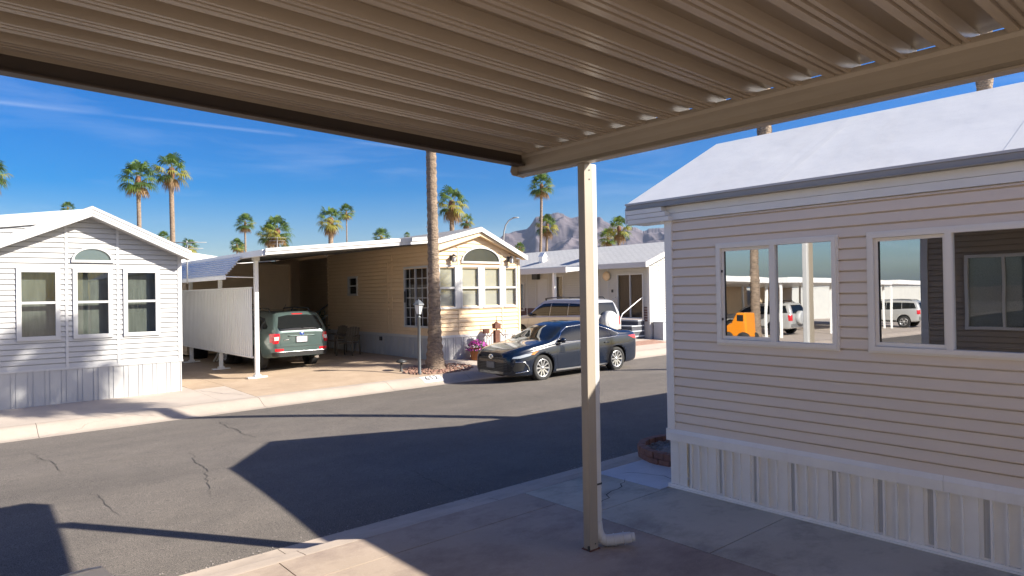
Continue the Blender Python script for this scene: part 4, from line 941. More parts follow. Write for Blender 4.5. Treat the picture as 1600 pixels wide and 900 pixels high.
        for p in v2:
            w = Vector((0, 0, 0)); w[ax[0]] = p.x; w[ax[1]] = p.y
            q, n = s.snap(w, dv, off); vs.append(q); back.append(q - n * (off + .006))
        mb.add(vs, f2, 0, True)
        if edge:
            cnt = {}
            for f in f2:
                for i in range(len(f)):
                    e = (f[i], f[(i + 1) % len(f)]); cnt[tuple(sorted(e))] = cnt.get(tuple(sorted(e)), 0) + 1
            for (i, j), c in cnt.items():
                if c == 1: mb.quad(vs[i], vs[j], back[j], back[i])
        if mesh_only: return mb
        o = s.t.part(name, mb, mat, parent, label)
        bm = bmesh.new(); bm.from_mesh(o.data); bmesh.ops.recalc_face_normals(bm, faces=bm.faces)
        av = sum((f.normal.dot(dv) for f in bm.faces), 0)
        if av > 0: bmesh.ops.reverse_faces(bm, faces=bm.faces)
        bm.to_mesh(o.data); bm.free(); return o
    def strip(s, mb, pts, d, r=.006, off=.0, closed=False):
        ax = {'y': (0, 2), 'x': (1, 2), 'z': (0, 1)}[d[1]]; sg = 1 if d[0] == '+' else -1
        dv = Vector([0, 0, 0]); dv['xyz'.index(d[1])] = sg; out = []
        pts = list(pts) + ([pts[0]] if closed else [])
        for p, q in zip(pts, pts[1:]):
            n = max(1, int(math.dist(p, q) / .06))
            for k in range(n):
                w = Vector((0, 0, 0)); w[ax[0]] = p[0] + (q[0] - p[0]) * k / n; w[ax[1]] = p[1] + (q[1] - p[1]) * k / n; out.append(s.snap(w, dv, off)[0])
        w = Vector((0, 0, 0)); w[ax[0]] = pts[-1][0]; w[ax[1]] = pts[-1][1]; out.append(s.snap(w, dv, off)[0])
        mb.tube(out, r, 6)
    def wheels(s, spokes=10, rim='alloy'):
        sp = s.sp; wr, tw = sp['wr'], sp['tw']; rr = sp['rr']; gsl = sp.get('slope', 0.)
        for ax in (sp['fa'], sp['ra']):
            for sd in (1, -1):
                yc = sd * (sp['W'] / 2 - .035 - tw / 2)
                w = bpy.data.objects.new('wheel', None); col.objects.link(w); w.parent = s.t.o; w.location = (ax, yc, wr)
                mb = MB(); h = tw / 2
                mb.lathe([(rr, -h * .8), (rr + .02, -h), (wr - .04, -h), (wr - .012, -h * .86), (wr, -h * .6), (wr, h * .6), (wr - .012, h * .86), (wr - .04, h), (rr + .02, h), (rr, h * .8), (rr - .012, h * .7), (rr - .02, -h * .7)], axis='y', seg=40)
                link('tyre', mb.mesh('tyre', 'tyre'), w)
                mb = MB(); o = sd * h
                mb.lathe([(rr + .002, o * .86), (rr - .022, o * .80), (rr - .03, o * .3), (0, o * .22)], axis='y', seg=32, mi=1)
                mb.lathe([(rr + .006, o * .80), (rr + .004, o * .93), (rr - .016, o * .90), (rr - .022, o * .74)], axis='y', seg=32)
                for k in range(spokes):
                    an = 2 * math.pi * k / spokes; c, sn = math.cos(an), math.sin(an)
                    def pt(r_, t_, y_): return (r_ * c - t_ * sn, y_, r_ * sn + t_ * c)
                    ww0, ww1 = sp.get('spw', (.020, .027)); tw_ = .010
                    f0, f1 = o * .74, o * .86
                    P = [pt(.035, -ww0 * .8, f0), pt(rr - .02, -ww1 + tw_, f1), pt(rr - .02, ww1 + tw_, f1), pt(.035, ww0 * .8, f0)]
                    Q = [(p[0], o * .45, p[2]) for p in P]
                    mb.add(P + Q, [(0, 1, 2, 3), (0, 4, 5, 1), (2, 6, 7, 3), (1, 5, 6, 2)])
                mb.lathe([(.0, o * .82), (.042, o * .80), (.05, o * .5)], axis='y', seg=14)
                link('rim', mb.mesh('rim', [rim, 'blackmetal']), w)
    def mirror(s, x, z, y, mat):
        for sd in (1, -1):
            mb = MB(); c = Vector((x, sd * (y + .10), z)); pr = [(-.03, .0), (-.022, .7), (.03, .95), (.085, .75), (.11, .0)]
            vs = []
            for dx, k in pr:
                for j in range(12):
                    an = 2 * math.pi * j / 12; vs.append(c + Vector((dx, .115 * max(k, .05) * math.cos(an), .072 * max(k, .05) * math.sin(an))))
            mb.add(vs, [(i * 12 + j, i * 12 + (j + 1) % 12, (i + 1) * 12 + (j + 1) % 12, (i + 1) * 12 + j) for i in range(4) for j in range(12)], 0, True)
            mb.tube([c + Vector((.03, -sd * .16, -.06)), c + Vector((.03, -sd * .04, -.03))], .022, 8)
            s.t.part('mirror', mb, mat)
def qpts(*p): return list(p)

# --- dark sedan at the far kerb
sedan_sp = dict(len=4.88, W=1.84, paint='paint_navy', fa=1.45, ra=-1.375, wr=.334, rr=.225, tw=.22, arch=.375, tumble=.56, spw=(.018, .024),
    w=[(-2.44, .62), (-2.38, .74), (-2.2, .84), (-1.8, .90), (-1.0, .915), (0, .905), (1.2, .915), (1.75, .90), (2.1, .84), (2.3, .74), (2.40, .62), (2.44, .50)],
    zb=[(-2.44, .36), (-2.3, .25), (-1.9, .2), (1.9, .17), (2.3, .19), (2.44, .23)],
    belt=[(-2.44, .92), (-2.1, .985), (-1.3, .975), (0, .935), (.9, .90), (1.3, .865), (1.9, .775), (2.25, .69), (2.44, .60)],
    top=[(-2.44, .97), (-2.36, 1.06), (-2.1, 1.105), (-1.75, 1.125), (-1.2, 1.295), (-.75, 1.41), (-.25, 1.445), (.2, 1.42), (.55, 1.33), (.95, 1.14), (1.18, 1.03), (1.35, .985), (1.8, .93), (2.15, .855), (2.34, .77), (2.42, .70), (2.44, .64)])
car = Car(sedan_sp, 'parked_car', 'shiny dark navy sedan parked along the far kerb, partly behind the post', 'car', (13.17, 13.52, .112), R(180))
car.t.o.rotation_euler = (0, .01, R(180))
for sd in ('-y', '+y'):        # +y direction rays hit the -y side
    car.panel('side_window', [(.93, .955), (.60, 1.17), (.34, 1.285), (-.18, 1.315), (-.18, .955)], sd, 'carglass')
    car.panel('side_window', [(-.24, .955), (-.24, 1.315), (-.70, 1.285), (-1.05, 1.18), (-1.12, .975)], sd, 'carglass')
    car.panel('side_window', [(-1.165, .985), (-1.11, 1.165), (-1.35, 1.06), (-1.42, 1.01)], sd, 'carglass')
    mb = MB(); car.strip(mb, [(.98, .93), (.62, 1.19), (.35, 1.305), (-.2, 1.338), (-.72, 1.305), (-1.12, 1.19), (-1.42, 1.055), (-1.52, 1.005), (-1.44, .975), (-1.1, .955), (-.2, .934), (.98, .93)], sd, .0095, .004); car.t.part('window_trim', mb, 'chrome')
    mb = MB(); car.strip(mb, [(.92, .92), (.98, .62), (.93, .27)], sd, .0035, .0); car.strip(mb, [(-.2, .93), (-.22, .5), (-.22, .25)], sd, .0035, 0); car.strip(mb, [(-1.12, .95), (-1.13, .75), (-.98, .5), (-.95, .27)], sd, .0035, 0); car.t.part('door_seam', mb, 'black')
    mb = MB(); car.strip(mb, [(-.02 - .15, .80), (-.02 + .03, .805)], sd, .016, .012); car.t.part('door_handle', mb, 'paint_navy'); mb = MB(); car.strip(mb, [(-1.02, .82), (-.84, .825)], sd, .016, .012); car.t.part('door_handle', mb, 'paint_navy')
    car.panel('sill_trim', [(1.0, .265), (1.0, .225), (-.95, .215), (-.95, .255)], sd, 'alloy', off=.006)
    car.panel('headlight', [(1.62, .775), (1.78, .745), (2.0, .725), (2.30, .665), (2.33, .625), (2.15, .63), (1.9, .675)], sd, 'headlamp', off=.006, step=.035)
    car.panel('turn_signal', [(1.60, .782), (1.79, .752), (1.86, .70), (1.76, .70)], sd, 'amber', off=.009, step=.03)
    car.panel('taillight', [(-1.86, .96), (-2.2, .97), (-2.36, .93), (-2.36, .84), (-2.15, .86)], sd, 'redlens', off=.006, step=.035)
    car.panel('air_intake', [(2.02, .52), (2.27, .53), (2.33, .36), (2.28, .30), (2.08, .33)], sd, 'black', off=.004, step=.035)
    mb = MB(); car.strip(mb, [(2.27, .54), (2.05, .535), (1.94, .41), (1.91, .31), (2.05, .29), (2.26, .27)], sd, .012, .006); car.t.part('intake_trim', mb, 'chrome')
car.panel('windshield', [(.52, -.61), (.52, .61), (.80, .70), (1.13, .755), (1.22, .5), (1.245, 0), (1.22, -.5), (1.13, -.755), (.80, -.70)], '-z', 'carglass', off=.005)
car.panel('rear_window', [(-1.05, -.55), (-1.05, .55), (-1.62, .66), (-1.68, 0), (-1.62, -.66)], '-z', 'carglass', off=.005)
car.panel('sunroof', [(-.15, -.4), (.25, -.4), (.25, .4), (-.15, .4)], '-z', 'carglass', off=.003)
car.panel('grille', [(-.66, .30), (.66, .30), (.72, .42), (.60, .52), (-.60, .52), (-.72, .42)], '-x', 'black', off=.006)
gr_ = MB()
for z in (.33, .37, .41, .45, .49): car.strip(gr_, [(-.6, z), (.6, z)], '-x', .007, .010)
car.t.part('grille_slat', gr_, 'blackmetal')
car.panel('upper_grille', [(-.56, .635), (.56, .635), (.50, .60), (0, .585), (-.5, .60)], '-x', 'black', off=.005)
mb = MB(); mb.lathe([(.045, -.004), (.06, .006), (.075, -.004)], axis='y', seg=24); mb.lathe([(.02, -.004), (.028, .008), (.036, -.004)], axis='y', seg=18)
q, n = car.snap((2.5, 0, .655), (-1, 0, 0), .012); mb.v = [q + Vector((p.y, p.x * 1.15, p.z * .85)) for p in mb.v]; car.t.part('emblem', mb, 'chrome')
mb = MB(); mb.box(2.445, 2.462, -.155, .155, .375, .53); car.t.part('license_plate', mb, 'plategrey')
mb = MB(); car.strip(mb, [(1.4, -.62), (2.0, -.52), (2.3, -.40)], '-z', .003, 0); car.strip(mb, [(1.4, .62), (2.0, .52), (2.3, .40)], '-z', .003, 0); car.t.part('hood_seam', mb, 'black')
for sd in (1, -1):
    pass
car.mirror(.78, 1.0, .86, 'paint_navy'); car.wheels(10)

# --- sage green crossover under the carport, tail towards us
suv_sp = dict(len=4.6, W=1.79, paint='paint_green', fa=1.42, ra=-1.22, wr=.345, rr=.225, tw=.225, arch=.40, tumble=.30, spw=(.026, .030),
    w=[(-2.30, .70), (-2.26, .79), (-2.1, .855), (-1.7, .89), (0, .89), (1.4, .89), (1.9, .84), (2.15, .74), (2.25, .62), (2.3, .5)],
    zb=[(-2.3, .42), (-2.15, .40), (-1.8, .36), (1.8, .33), (2.2, .27), (2.3, .32)],
    belt=[(-2.30, 1.04), (-1.8, 1.10), (-.8, 1.06), (.6, 1.02), (1.1, .98), (1.8, .9), (2.2, .78), (2.3, .66)],
    top=[(-2.30, 1.08), (-2.27, 1.16), (-2.16, 1.36), (-2.02, 1.57), (-1.9, 1.655), (-1.5, 1.69), (-.6, 1.715), (.1, 1.69), (.5, 1.58), (1.05, 1.22), (1.25, 1.11), (1.7, 1.05), (2.1, .95), (2.25, .82), (2.3, .70)])
suv = Car(suv_sp, 'parked_car', 'sage green crossover parked under the carport, its tail toward the street', 'car', (7.78, 20.75, .262), R(90))
suv.t.o.rotation_euler = (0, 0, R(91.5))
for sd in ('-y', '+y'):
    suv.panel('side_window', [(1.0, 1.08), (.5, 1.42), (.25, 1.52), (-.15, 1.55), (-.15, 1.10)], sd, 'carglass'); suv.panel('side_window', [(-.22, 1.10), (-.22, 1.55), (-.95, 1.53), (-1.05, 1.14)], sd, 'carglass')
    suv.panel('side_window', [(-1.13, 1.15), (-1.05, 1.52), (-1.55, 1.48), (-1.88, 1.25), (-1.85, 1.19)], sd, 'carglass')
    mb = MB(); suv.strip(mb, [(.95, 1.0), (1.0, .65), (.93, .32)], sd, .0035); suv.strip(mb, [(-.18, 1.06), (-.2, .32)], sd, .0035); suv.strip(mb, [(-1.1, 1.1), (-1.1, .85), (-.82, .55), (-.8, .33)], sd, .0035); suv.t.part('door_seam', mb, 'black')
    suv.panel('sill_cladding', [(1.0, .40), (1.0, .29), (-.82, .29), (-.82, .40)], sd, 'black', off=.008)
    suv.panel('taillight', [(-2.06, 1.06), (-2.2, 1.06), (-2.26, .98), (-2.24, .82), (-2.14, .82), (-2.12, .95)], sd, 'redlens', off=.007, step=.04)
    for hx in (-.02, -.95):
        mb = MB(); suv.strip(mb, [(hx - .15, .93), (hx + .03, .935)], sd, .016, .012); suv.t.part('door_handle', mb, 'paint_green')
suv.panel('windshield', [(.42, -.66), (.42, .66), (1.12, .76), (1.2, 0), (1.12, -.76)], '-z', 'carglass', off=.005)
suv.panel('rear_window', [(-.62, 1.13), (.62, 1.13), (.66, 1.22), (.565, 1.52), (.30, 1.56), (-.30, 1.56), (-.565, 1.52), (-.66, 1.22)], '+x', 'carglass', off=.006)
for s in (1, -1):
    suv.panel('taillight', [(s * .64, 1.06), (s * .80, 1.06), (s * .82, .98), (s * .80, .78), (s * .68, .79), (s * .63, .95)], '+x', 'redlens', off=.008, step=.04)
    suv.panel('reversing_light', [(s * .655, .98), (s * .775, .97), (s * .775, .87), (s * .67, .875)], '+x', 'clearlens', off=.011, step=.04)
    suv.panel('rear_reflector', [(s * .52, .64), (s * .76, .65), (s * .76, .57), (s * .53, .57)], '+x', 'redlens', off=.007, step=.05)
suv.panel('brake_light', [(-.16, 1.60), (.16, 1.60), (.15, 1.575), (-.15, 1.575)], '+x', 'redlens', off=.008, step=.05)
suv.panel('lower_bumper', [(-.82, .54), (.82, .54), (.80, .44), (.5, .43), (-.5, .43), (-.80, .44)], '+x', 'black', off=.009)
mb = MB(); suv.strip(mb, [(-.72, .55), (.72, .55)], '+x', .010, .008); suv.t.part('bumper_strip', mb, 'alloy')
mb = MB(); suv.strip(mb, [(-.79, .69), (.79, .69)], '+x', .005, .0); suv.strip(mb, [(-.62, .72), (-.58, 1.1)], '+x', .003); suv.strip(mb, [(.62, .72), (.58, 1.1)], '+x', .003); suv.t.part('tailgate_seam', mb, 'black')
suv.panel('plate_recess', [(-.36, .97), (.36, .97), (.31, .80), (-.31, .80)], '+x', 'paint_green', off=.004)
mb = MB(); suv.strip(mb, [(-.40, .985), (.40, .985)], '+x', .014, .010); suv.t.part('tailgate_handle', mb, 'paint_green')
q, n = suv.snap((-2.5, 0, .885), (1, 0, 0), .016)
mb = MB(); mb.box(q.x - .008, q.x + .006, -.155, .155, q.z - .075, q.z + .075); pl_ = suv.t.part('license_plate', mb, 'plate')
mb = MB(); mb.box(q.x - .011, q.x - .004, -.165, .165, q.z + .075, q.z + .088); mb.box(q.x - .011, q.x - .004, -.165, .165, q.z - .088, q.z - .075); mb.box(q.x - .011, q.x - .004, .155, .168, q.z - .08, q.z + .08); mb.box(q.x - .011, q.x - .004, -.168, -.155, q.z - .08, q.z + .08); suv.t.part('plate_frame', mb, 'blackmetal', pl_)
q, n = suv.snap((-2.5, 0, 1.035), (1, 0, 0), .014)
mb = MB(); mb.lathe([(0, .008), (.06, .006), (.075, -.004)], axis='y', seg=24); mb.v = [q + Vector((-p.y, p.x, p.z * .6)) for p in mb.v]; em = suv.t.part('emblem', mb, 'emblem_blue')
mb = MB(); mb.lathe([(.068, -.004), (.074, .010), (.082, -.004)], axis='y', seg=24); mb.v = [q + Vector((-p.y, p.x, p.z * .62)) for p in mb.v]; suv.t.part('emblem_ring', mb, 'chrome', em)
mb = MB(); suv.strip(mb, [(.34, .885), (.52, .882)], '+x', .011, .004); suv.t.part('model_badge', mb, 'chrome')
mb = MB(); suv.strip(mb, [(-.02, 1.19), (-.44, 1.175)], '+x', .011, .016); suv.t.part('rear_wiper', mb, 'black')
for s in (1, -1):
    mb = MB(); zz = 1.70; mb.tube([(.35, s * .60, 1.62), (.3, s * .60, 1.72), (-.5, s * .60, 1.755), (-1.45, s * .59, 1.735), (-1.55, s * .59, 1.66)], .018, 8); suv.t.part('roof_rail', mb, 'blackmetal')
mb = MB(); mb.tube([(-1.75, .3, 1.66), (-1.95, .3, 1.86)], .006, 5); mb.tube([(-1.6, .0, 1.675), (-1.72, .0, 1.74)], .02, 6); suv.t.part('antenna', mb, 'blackmetal')
mb = MB(); mb.tube([(-2.28, -.48, .36), (-2.0, -.48, .37)], .045, 12); suv.t.part('tailpipe', mb, 'chrome')
suv.mirror(.72, 1.12, .84, 'paint_green'); suv.wheels(10)

# --- pale compact utility vehicle with a spare wheel on its tail
uv_sp = dict(len=4.25, W=1.80, paint='paint_white', fa=1.32, ra=-1.24, wr=.355, rr=.22, tw=.23, arch=.41, tumble=.28, spw=(.03, .035),
    w=[(-2.12, .74), (-2.08, .82), (-1.9, .87), (-1.5, .89), (0, .885), (1.3, .89), (1.8, .84), (2.0, .74), (2.09, .62), (2.12, .52)],
    zb=[(-2.12, .42), (-1.9, .34), (1.7, .32), (2.12, .38)],
    belt=[(-2.12, 1.06), (-1.8, 1.10), (0, 1.06), (1.0, 1.02), (1.6, .95), (2.0, .85), (2.12, .74)],
    top=[(-2.12, 1.10), (-2.09, 1.25), (-1.98, 1.55), (-1.88, 1.66), (-1.5, 1.70), (-.5, 1.715), (.15, 1.69), (.5, 1.56), (.95, 1.24), (1.12, 1.14), (1.6, 1.08), (1.95, .98), (2.08, .88), (2.12, .8)])
uv = Car(uv_sp, 'parked_car', 'pale silver utility vehicle with a covered spare wheel, behind the navy sedan', 'car', (17.65, 17.95, .40), R(90))
for sd in ('-y', '+y'):
    uv.panel('side_window', [(.92, 1.10), (.48, 1.42), (.25, 1.53), (-.17, 1.56), (-.17, 1.10)], sd, 'carglass'); uv.panel('side_window', [(-.20, 1.10), (-.20, 1.56), (-1.06, 1.55), (-1.09, 1.12)], sd, 'carglass')
    uv.panel('side_window', [(-1.12, 1.13), (-1.09, 1.55), (-1.78, 1.52), (-1.92, 1.16)], sd, 'carglass')
    mb = MB(); uv.strip(mb, [(.92, 1.0), (.95, .6), (.9, .38)], sd, .0035); uv.strip(mb, [(-.18, 1.06), (-.2, .38)], sd, .0035); uv.t.part('door_seam', mb, 'black')
    uv.panel('taillight', [(-1.95, 1.06), (-2.06, 1.06), (-2.08, .78), (-1.98, .78)], sd, 'redlens', off=.007); uv.panel('headlight', [(1.6, .93), (1.95, .86), (2.05, .74), (1.7, .76)], sd, 'headlamp', off=.006, step=.04)
    uv.panel('sill_cladding', [(.9, .46), (.9, .36), (-.82, .36), (-.82, .46)], sd, 'blackmetal', off=.008)
uv.panel('windshield', [(.42, -.66), (.42, .66), (1.02, .74), (1.1, 0), (1.02, -.74)], '-z', 'carglass', off=.005)
uv.panel('rear_window', [(-.62, 1.14), (.62, 1.14), (.56, 1.56), (-.56, 1.56)], '+x', 'carglass', off=.006)
for s in (1, -1):
    uv.panel('taillight', [(s * .70, 1.08), (s * .82, 1.07), (s * .83, .78), (s * .71, .78)], '+x', 'redlens', off=.008, step=.05)
    mb = MB(); mb.tube([(.25, s * .58, 1.64), (.2, s * .58, 1.73), (-.6, s * .58, 1.765), (-1.5, s * .57, 1.75), (-1.62, s * .57, 1.67)], .02, 8); uv.t.part('roof_rail', mb, 'blackmetal')
uv.panel('rear_bumper', [(-.80, .62), (.80, .62), (.78, .46), (-.78, .46)], '+x', 'plategrey', off=.03)
mb = MB(); mb.lathe([(0, -.13), (.28, -.125), (.34, -.10), (.355, -.05), (.355, .10), (.33, .12)], axis='y', seg=36)
mb.v = [Vector((-2.24 + p.y, p.x - .06, .92 + p.z)) for p in mb.v]; scv = uv.t.part('spare_wheel_cover', mb, 'cover_grey')
mb = MB(); mb.lathe([(.20, -.128), (.215, -.136), (.23, -.128)], axis='y', seg=30); mb.v = [Vector((-2.24 + p.y, p.x - .06, .92 + p.z)) for p in mb.v]; uv.t.part('cover_ring', mb, 'alloy', scv)
uv.mirror(.7, 1.14, .84, 'blackmetal'); uv.wheels(6)
# ------------------------------------------------------------------ palms
def crown_mesh(name, seed, n=28, droop=1., dead=5, yellow=.16):
    rnd = random.Random(seed); mb = MB()
    for i in range(n + dead):
        isd = i >= n; az_ = i * 2.39996 + rnd.uniform(-.25, .25); f = (i + .5) / n
        el = R(88 - 128 * f ** .85 + rnd.uniform(-8, 8)) if not isd else R(rnd.uniform(-75, -50))
        pl_ = (.46 + rnd.uniform(-.05, .08)) * (.8 if isd else 1); bl = (.50 + rnd.uniform(-.06, .1)) * (.85 if isd else 1)
        dirv = Vector((math.cos(az_) * math.cos(el), math.sin(az_) * math.cos(el), math.sin(el)))
        base = Vector((math.cos(az_) * .05, math.sin(az_) * .05, -.10 * f - (.08 if isd else 0)))
        hub = base + dirv * pl_ + Vector((0, 0, -.05 * droop * math.cos(el)))
        side = dirv.cross(UP); side = side.normalized() if side.length > .05 else Vector((-math.sin(az_), math.cos(az_), 0)); nrm = side.cross(dirv).normalized()
        mi = 3 if isd else (2 if (f > .55 and rnd.random() < yellow * 2.6) else (1 if rnd.random() < .5 else 0))
        w = .012; mb.add([base - side * w, base + side * w, hub + side * w * .7, hub - side * w * .7], [(0, 1, 2, 3)], 2 if not isd else 3)
        K = 15
        for k in range(K):
            th = R(-98 + 196 * k / (K - 1)); ln = bl * (.62 + .38 * math.cos(th * .85)) * rnd.uniform(.88, 1.08)
            d = dirv * math.cos(th) + side * math.sin(th); d = (d + nrm * (.10 * math.cos(th * 2) + rnd.uniform(-.05, .05))).normalized()
            pw = (side * math.cos(th) - dirv * math.sin(th)) * (.026 + .008 * math.cos(th)); g_ = Vector((0, 0, -1))
            p1 = hub + d * ln * .55 + g_ * .03 * droop; p2 = hub + d * ln * .86 + g_ * (.10 * droop + rnd.uniform(0, .06)); tip = hub + d * ln + g_ * (.22 * droop + rnd.uniform(0, .10))
            mb.add([hub, p1 - pw + nrm * .012, p1 + pw + nrm * .012, p2 - pw * .55, p2 + pw * .55, tip], [(0, 1, 2), (1, 3, 4, 2), (3, 5, 4)], mi)
    return mb.mesh(name, ['leaf', 'leafdk', 'leafyl', 'leafdead'])
CROWNS = [crown_mesh('crown', 11), crown_mesh('crown', 23, 24, 1.25, 5, .22), crown_mesh('crown', 37, 31, .8, 3, .10)]
def trunk_mesh(h, r0, r1, flare=1.6, lean=(0, 0), seg=12, boots=True, ringh=.2, seed=1):
    rnd = random.Random(seed); mb = MB(); n = max(8, int(h / ringh)); path = []; rs = []; vs = []
    for i in range(n * 2 + 1):
        t = i / (2 * n); z = h * t; r = r1 + (r0 - r1) * (1 - t) ** 1.3 + r0 * (flare - 1) * math.exp(-z / .6)
        r *= 1.0 + (.07 if i % 2 == 0 else -.05) + rnd.uniform(-.012, .012)
        cx = lean[0] * t + .03 * math.sin(t * 5 + seed) * min(1, h / 8); cy = lean[1] * t
        for j in range(seg): an = 2 * math.pi * j / seg; q = r * (1 + rnd.uniform(-.02, .02)); vs.append((cx + q * math.cos(an), cy + q * math.sin(an), z))
    m = 2 * n + 1
    mb.add(vs, [(i * seg + j, i * seg + (j + 1) % seg, (i + 1) * seg + (j + 1) % seg, (i + 1) * seg + j) for i in range(m - 1) for j in range(seg)], 0, True)
    if boots:
        mi0 = len(mb.f); vs = []
        for i, (rr_, z) in enumerate(((r1 * .95, h - .9), (r1 * 1.25, h - .5), (r1 * 1.35, h - .2), (r1 * .9, h + .05))):
            for j in range(seg): an = 2 * math.pi * j / seg; q = rr_ * (1 + .15 * ((j + i) % 2)); vs.append((lean[0] + q * math.cos(an), lean[1] + q * math.sin(an), z))
        mb.add(vs, [(i * seg + j, i * seg + (j + 1) % seg, (i + 1) * seg + (j + 1) % seg, (i + 1) * seg + j) for i in range(3) for j in range(seg)], 1, True)
    return mb.mesh('trunk', ['bark', 'barkred'])
cnt = [0]
def palm(base, h, R_, label, r0=.22, r1=.15, kind=0, group='palms rising behind the homes', rot=None, lean=(0, 0), flare=1.5, squash=1., boots=True, seg=12):
    cnt[0] += 1; o = bpy.data.objects.new('palm_tree', None); col.objects.link(o); o.location = base; tag(o, label, 'palm', group)
    t = link('trunk', trunk_mesh(h, r0, r1, flare, lean, boots=boots, seed=cnt[0], seg=seg), o)
    c = link('crown', CROWNS[kind % 3], o); c.location = (lean[0], lean[1], h); c.scale = (R_, R_, R_ * squash); c.rotation_euler = (0, 0, cnt[0] * 1.7 if rot is None else rot); return o
def far_palm(px, py, wpx, label, dia=2.9, kind=0, r0=.17, r1=.13, basepx=None, dist=None, squash=1.):
    d = dist or dia * FPX / wpx
    w = at(px, py, 1.0); dirp = Vector((w.x, w.y, 0))
    d_h = d * math.hypot(bearing(px, py).x, bearing(px, py).y)          # depth to horizontal distance
    p = at(px, py, d_h); lean = (0, 0)
    if basepx:
        q = at(basepx, 420, d_h); b = Vector((q.x, q.y, .3)); lean = (p.x - q.x, p.y - q.y)
    else: b = Vector((p.x, p.y, .3))
    return palm(b, p.z - .3, wpx / FPX * d / 2 * .98, label, r0, r1, kind, lean=lean, squash=squash, seg=10)
near = palm((10.62, 15.95, gz(10.6, 15.9)), 9.6, 1.5, 'near tall palm with thick ringed trunk before the tan home', .170, .130, 0, group='palms standing by the street', flare=1.75, lean=(.06, .02), seg=20)
palm((10.55, 5.85, .15), 9.05, 1.35, 'brown palm trunk rising just above the pinkish home roof, nearer the post', .125, .11, 1, group='palms standing by the street', flare=1.5)
palm((12.58, 3.28, .15), 11.8, 1.3, 'darker palm trunk above the pinkish home roof at the far right', .125, .105, 0, group='palms standing by the street', lean=(.08, .0))
palm((20.95, 4.1, .2), 11.3, 1.5, 'palm hidden behind the pinkish home, shading the tan gable', .14, .12, 2, group='palms standing by the street')
FP = [(216, 276, 66, 'tall palm left of its taller twin above the white gable', 0, {}), (268, 263, 62, 'tallest of the palms rising over the right slope of the white gable', 1, {'r0': .2, 'r1': .16}),
      (106, 324, 24, 'tiny palm top peeping over the left roof line of the white home', 2, {}), (255, 371, 26, 'small palm top just over the right eave of the white home', 0, {}),
      (296, 384, 32, 'low bushy palm by the aerial at the white home eave', 1, {}), (370, 382, 26, 'short palm left of a thin taller palm over the awning', 2, {}), (377, 386, 20, 'very short palm beside the thin tall palm over the awning', 0, {}),
      (383, 347, 36, 'thin tall palm standing above the white awning', 0, {'r0': .14, 'r1': .11}), (421, 364, 44, 'left palm of the crowded pair above the carport corner', 1, {}), (433, 358, 54, 'right palm of the crowded pair above the carport corner', 0, {'r0': .22, 'r1': .18}),
      (446, 386, 16, 'tiny palm right of the crowded pair on the carport roof line', 2, {}), (516, 341, 50, 'stocky palm with red brown boots over the carport roof', 1, {'r0': .24, 'r1': .21}), (541, 330, 30, 'slender palm right beside the stocky one over the carport roof', 2, {'r0': .11, 'r1': .09}),
      (596, 369, 34, 'broad palm top behind the roof box of the tan home', 0, {}), (636, 367, 12, 'tiniest palm top left of the near trunk', 2, {}), (706, 314, 62, 'large palm right of the near trunk above the tan roof', 1, {'r0': .2, 'r1': .17}),
      (729, 344, 28, 'small palm with yellow fronds above the tan gable peak', 1, {}), (812, 386, 20, 'small palm low against the mountain right of the tan gable', 2, {}), (846, 288, 48, 'tall slim palm standing before the mountain', 0, {'r0': .15, 'r1': .12, 'basepx': 842}),
      (855, 350, 42, 'shorter palm close beside the tall slim one before the mountain', 1, {'basepx': 850}), (950, 370, 36, 'shorter left palm of the pair right of the post', 2, {}), (967, 354, 46, 'taller right palm of the pair right of the post', 1, {'r0': .18, 'r1': .15}),
      (-22, 268, 74, 'palm at the left picture edge, only frond tips showing', 0, {})]
for px, py, w, lab, k, kw in FP: far_palm(px, py, w, lab, kind=k, **kw)

# ------------------------------------------------------------------ street things
lp = Thing('lamp_post', 'slim dark lamp post with a small glass lantern beside the near palm', 'lamp post', (9.8, 15.42, gz(9.8, 15.42)))
x, y, z = lp.loc; mb = MB(); mb.lathe([(.055, 0), (.055, .06), (.042, .09), (.042, 1.50), (.055, 1.51), (.055, 1.54), (.03, 1.56), (.03, 1.58), (.085, 1.605)], (x, y, z), seg=14); lp.part('pole', mb, 'lampmetal')
mb = MB(); mb.lathe([(.075, 1.60), (.135, 1.86), (0, 1.86)], (x, y, z), seg=6, smooth=False); ln = lp.part('lantern_glass', mb, 'lampglass')
mb = MB(); mb.lathe([(.17, 1.855), (.15, 1.885), (.05, 1.98), (.018, 1.97), (.018, 2.01), (0, 2.02)], (x, y, z), seg=6, smooth=False)
for k in range(6):
    an = 2 * math.pi * k / 6; mb.tube([(x + .077 * math.cos(an), y + .077 * math.sin(an), z + 1.60), (x + .138 * math.cos(an), y + .138 * math.sin(an), z + 1.86)], .009, 5)
lp.part('lantern_cap', mb, 'lampmetal', ln)
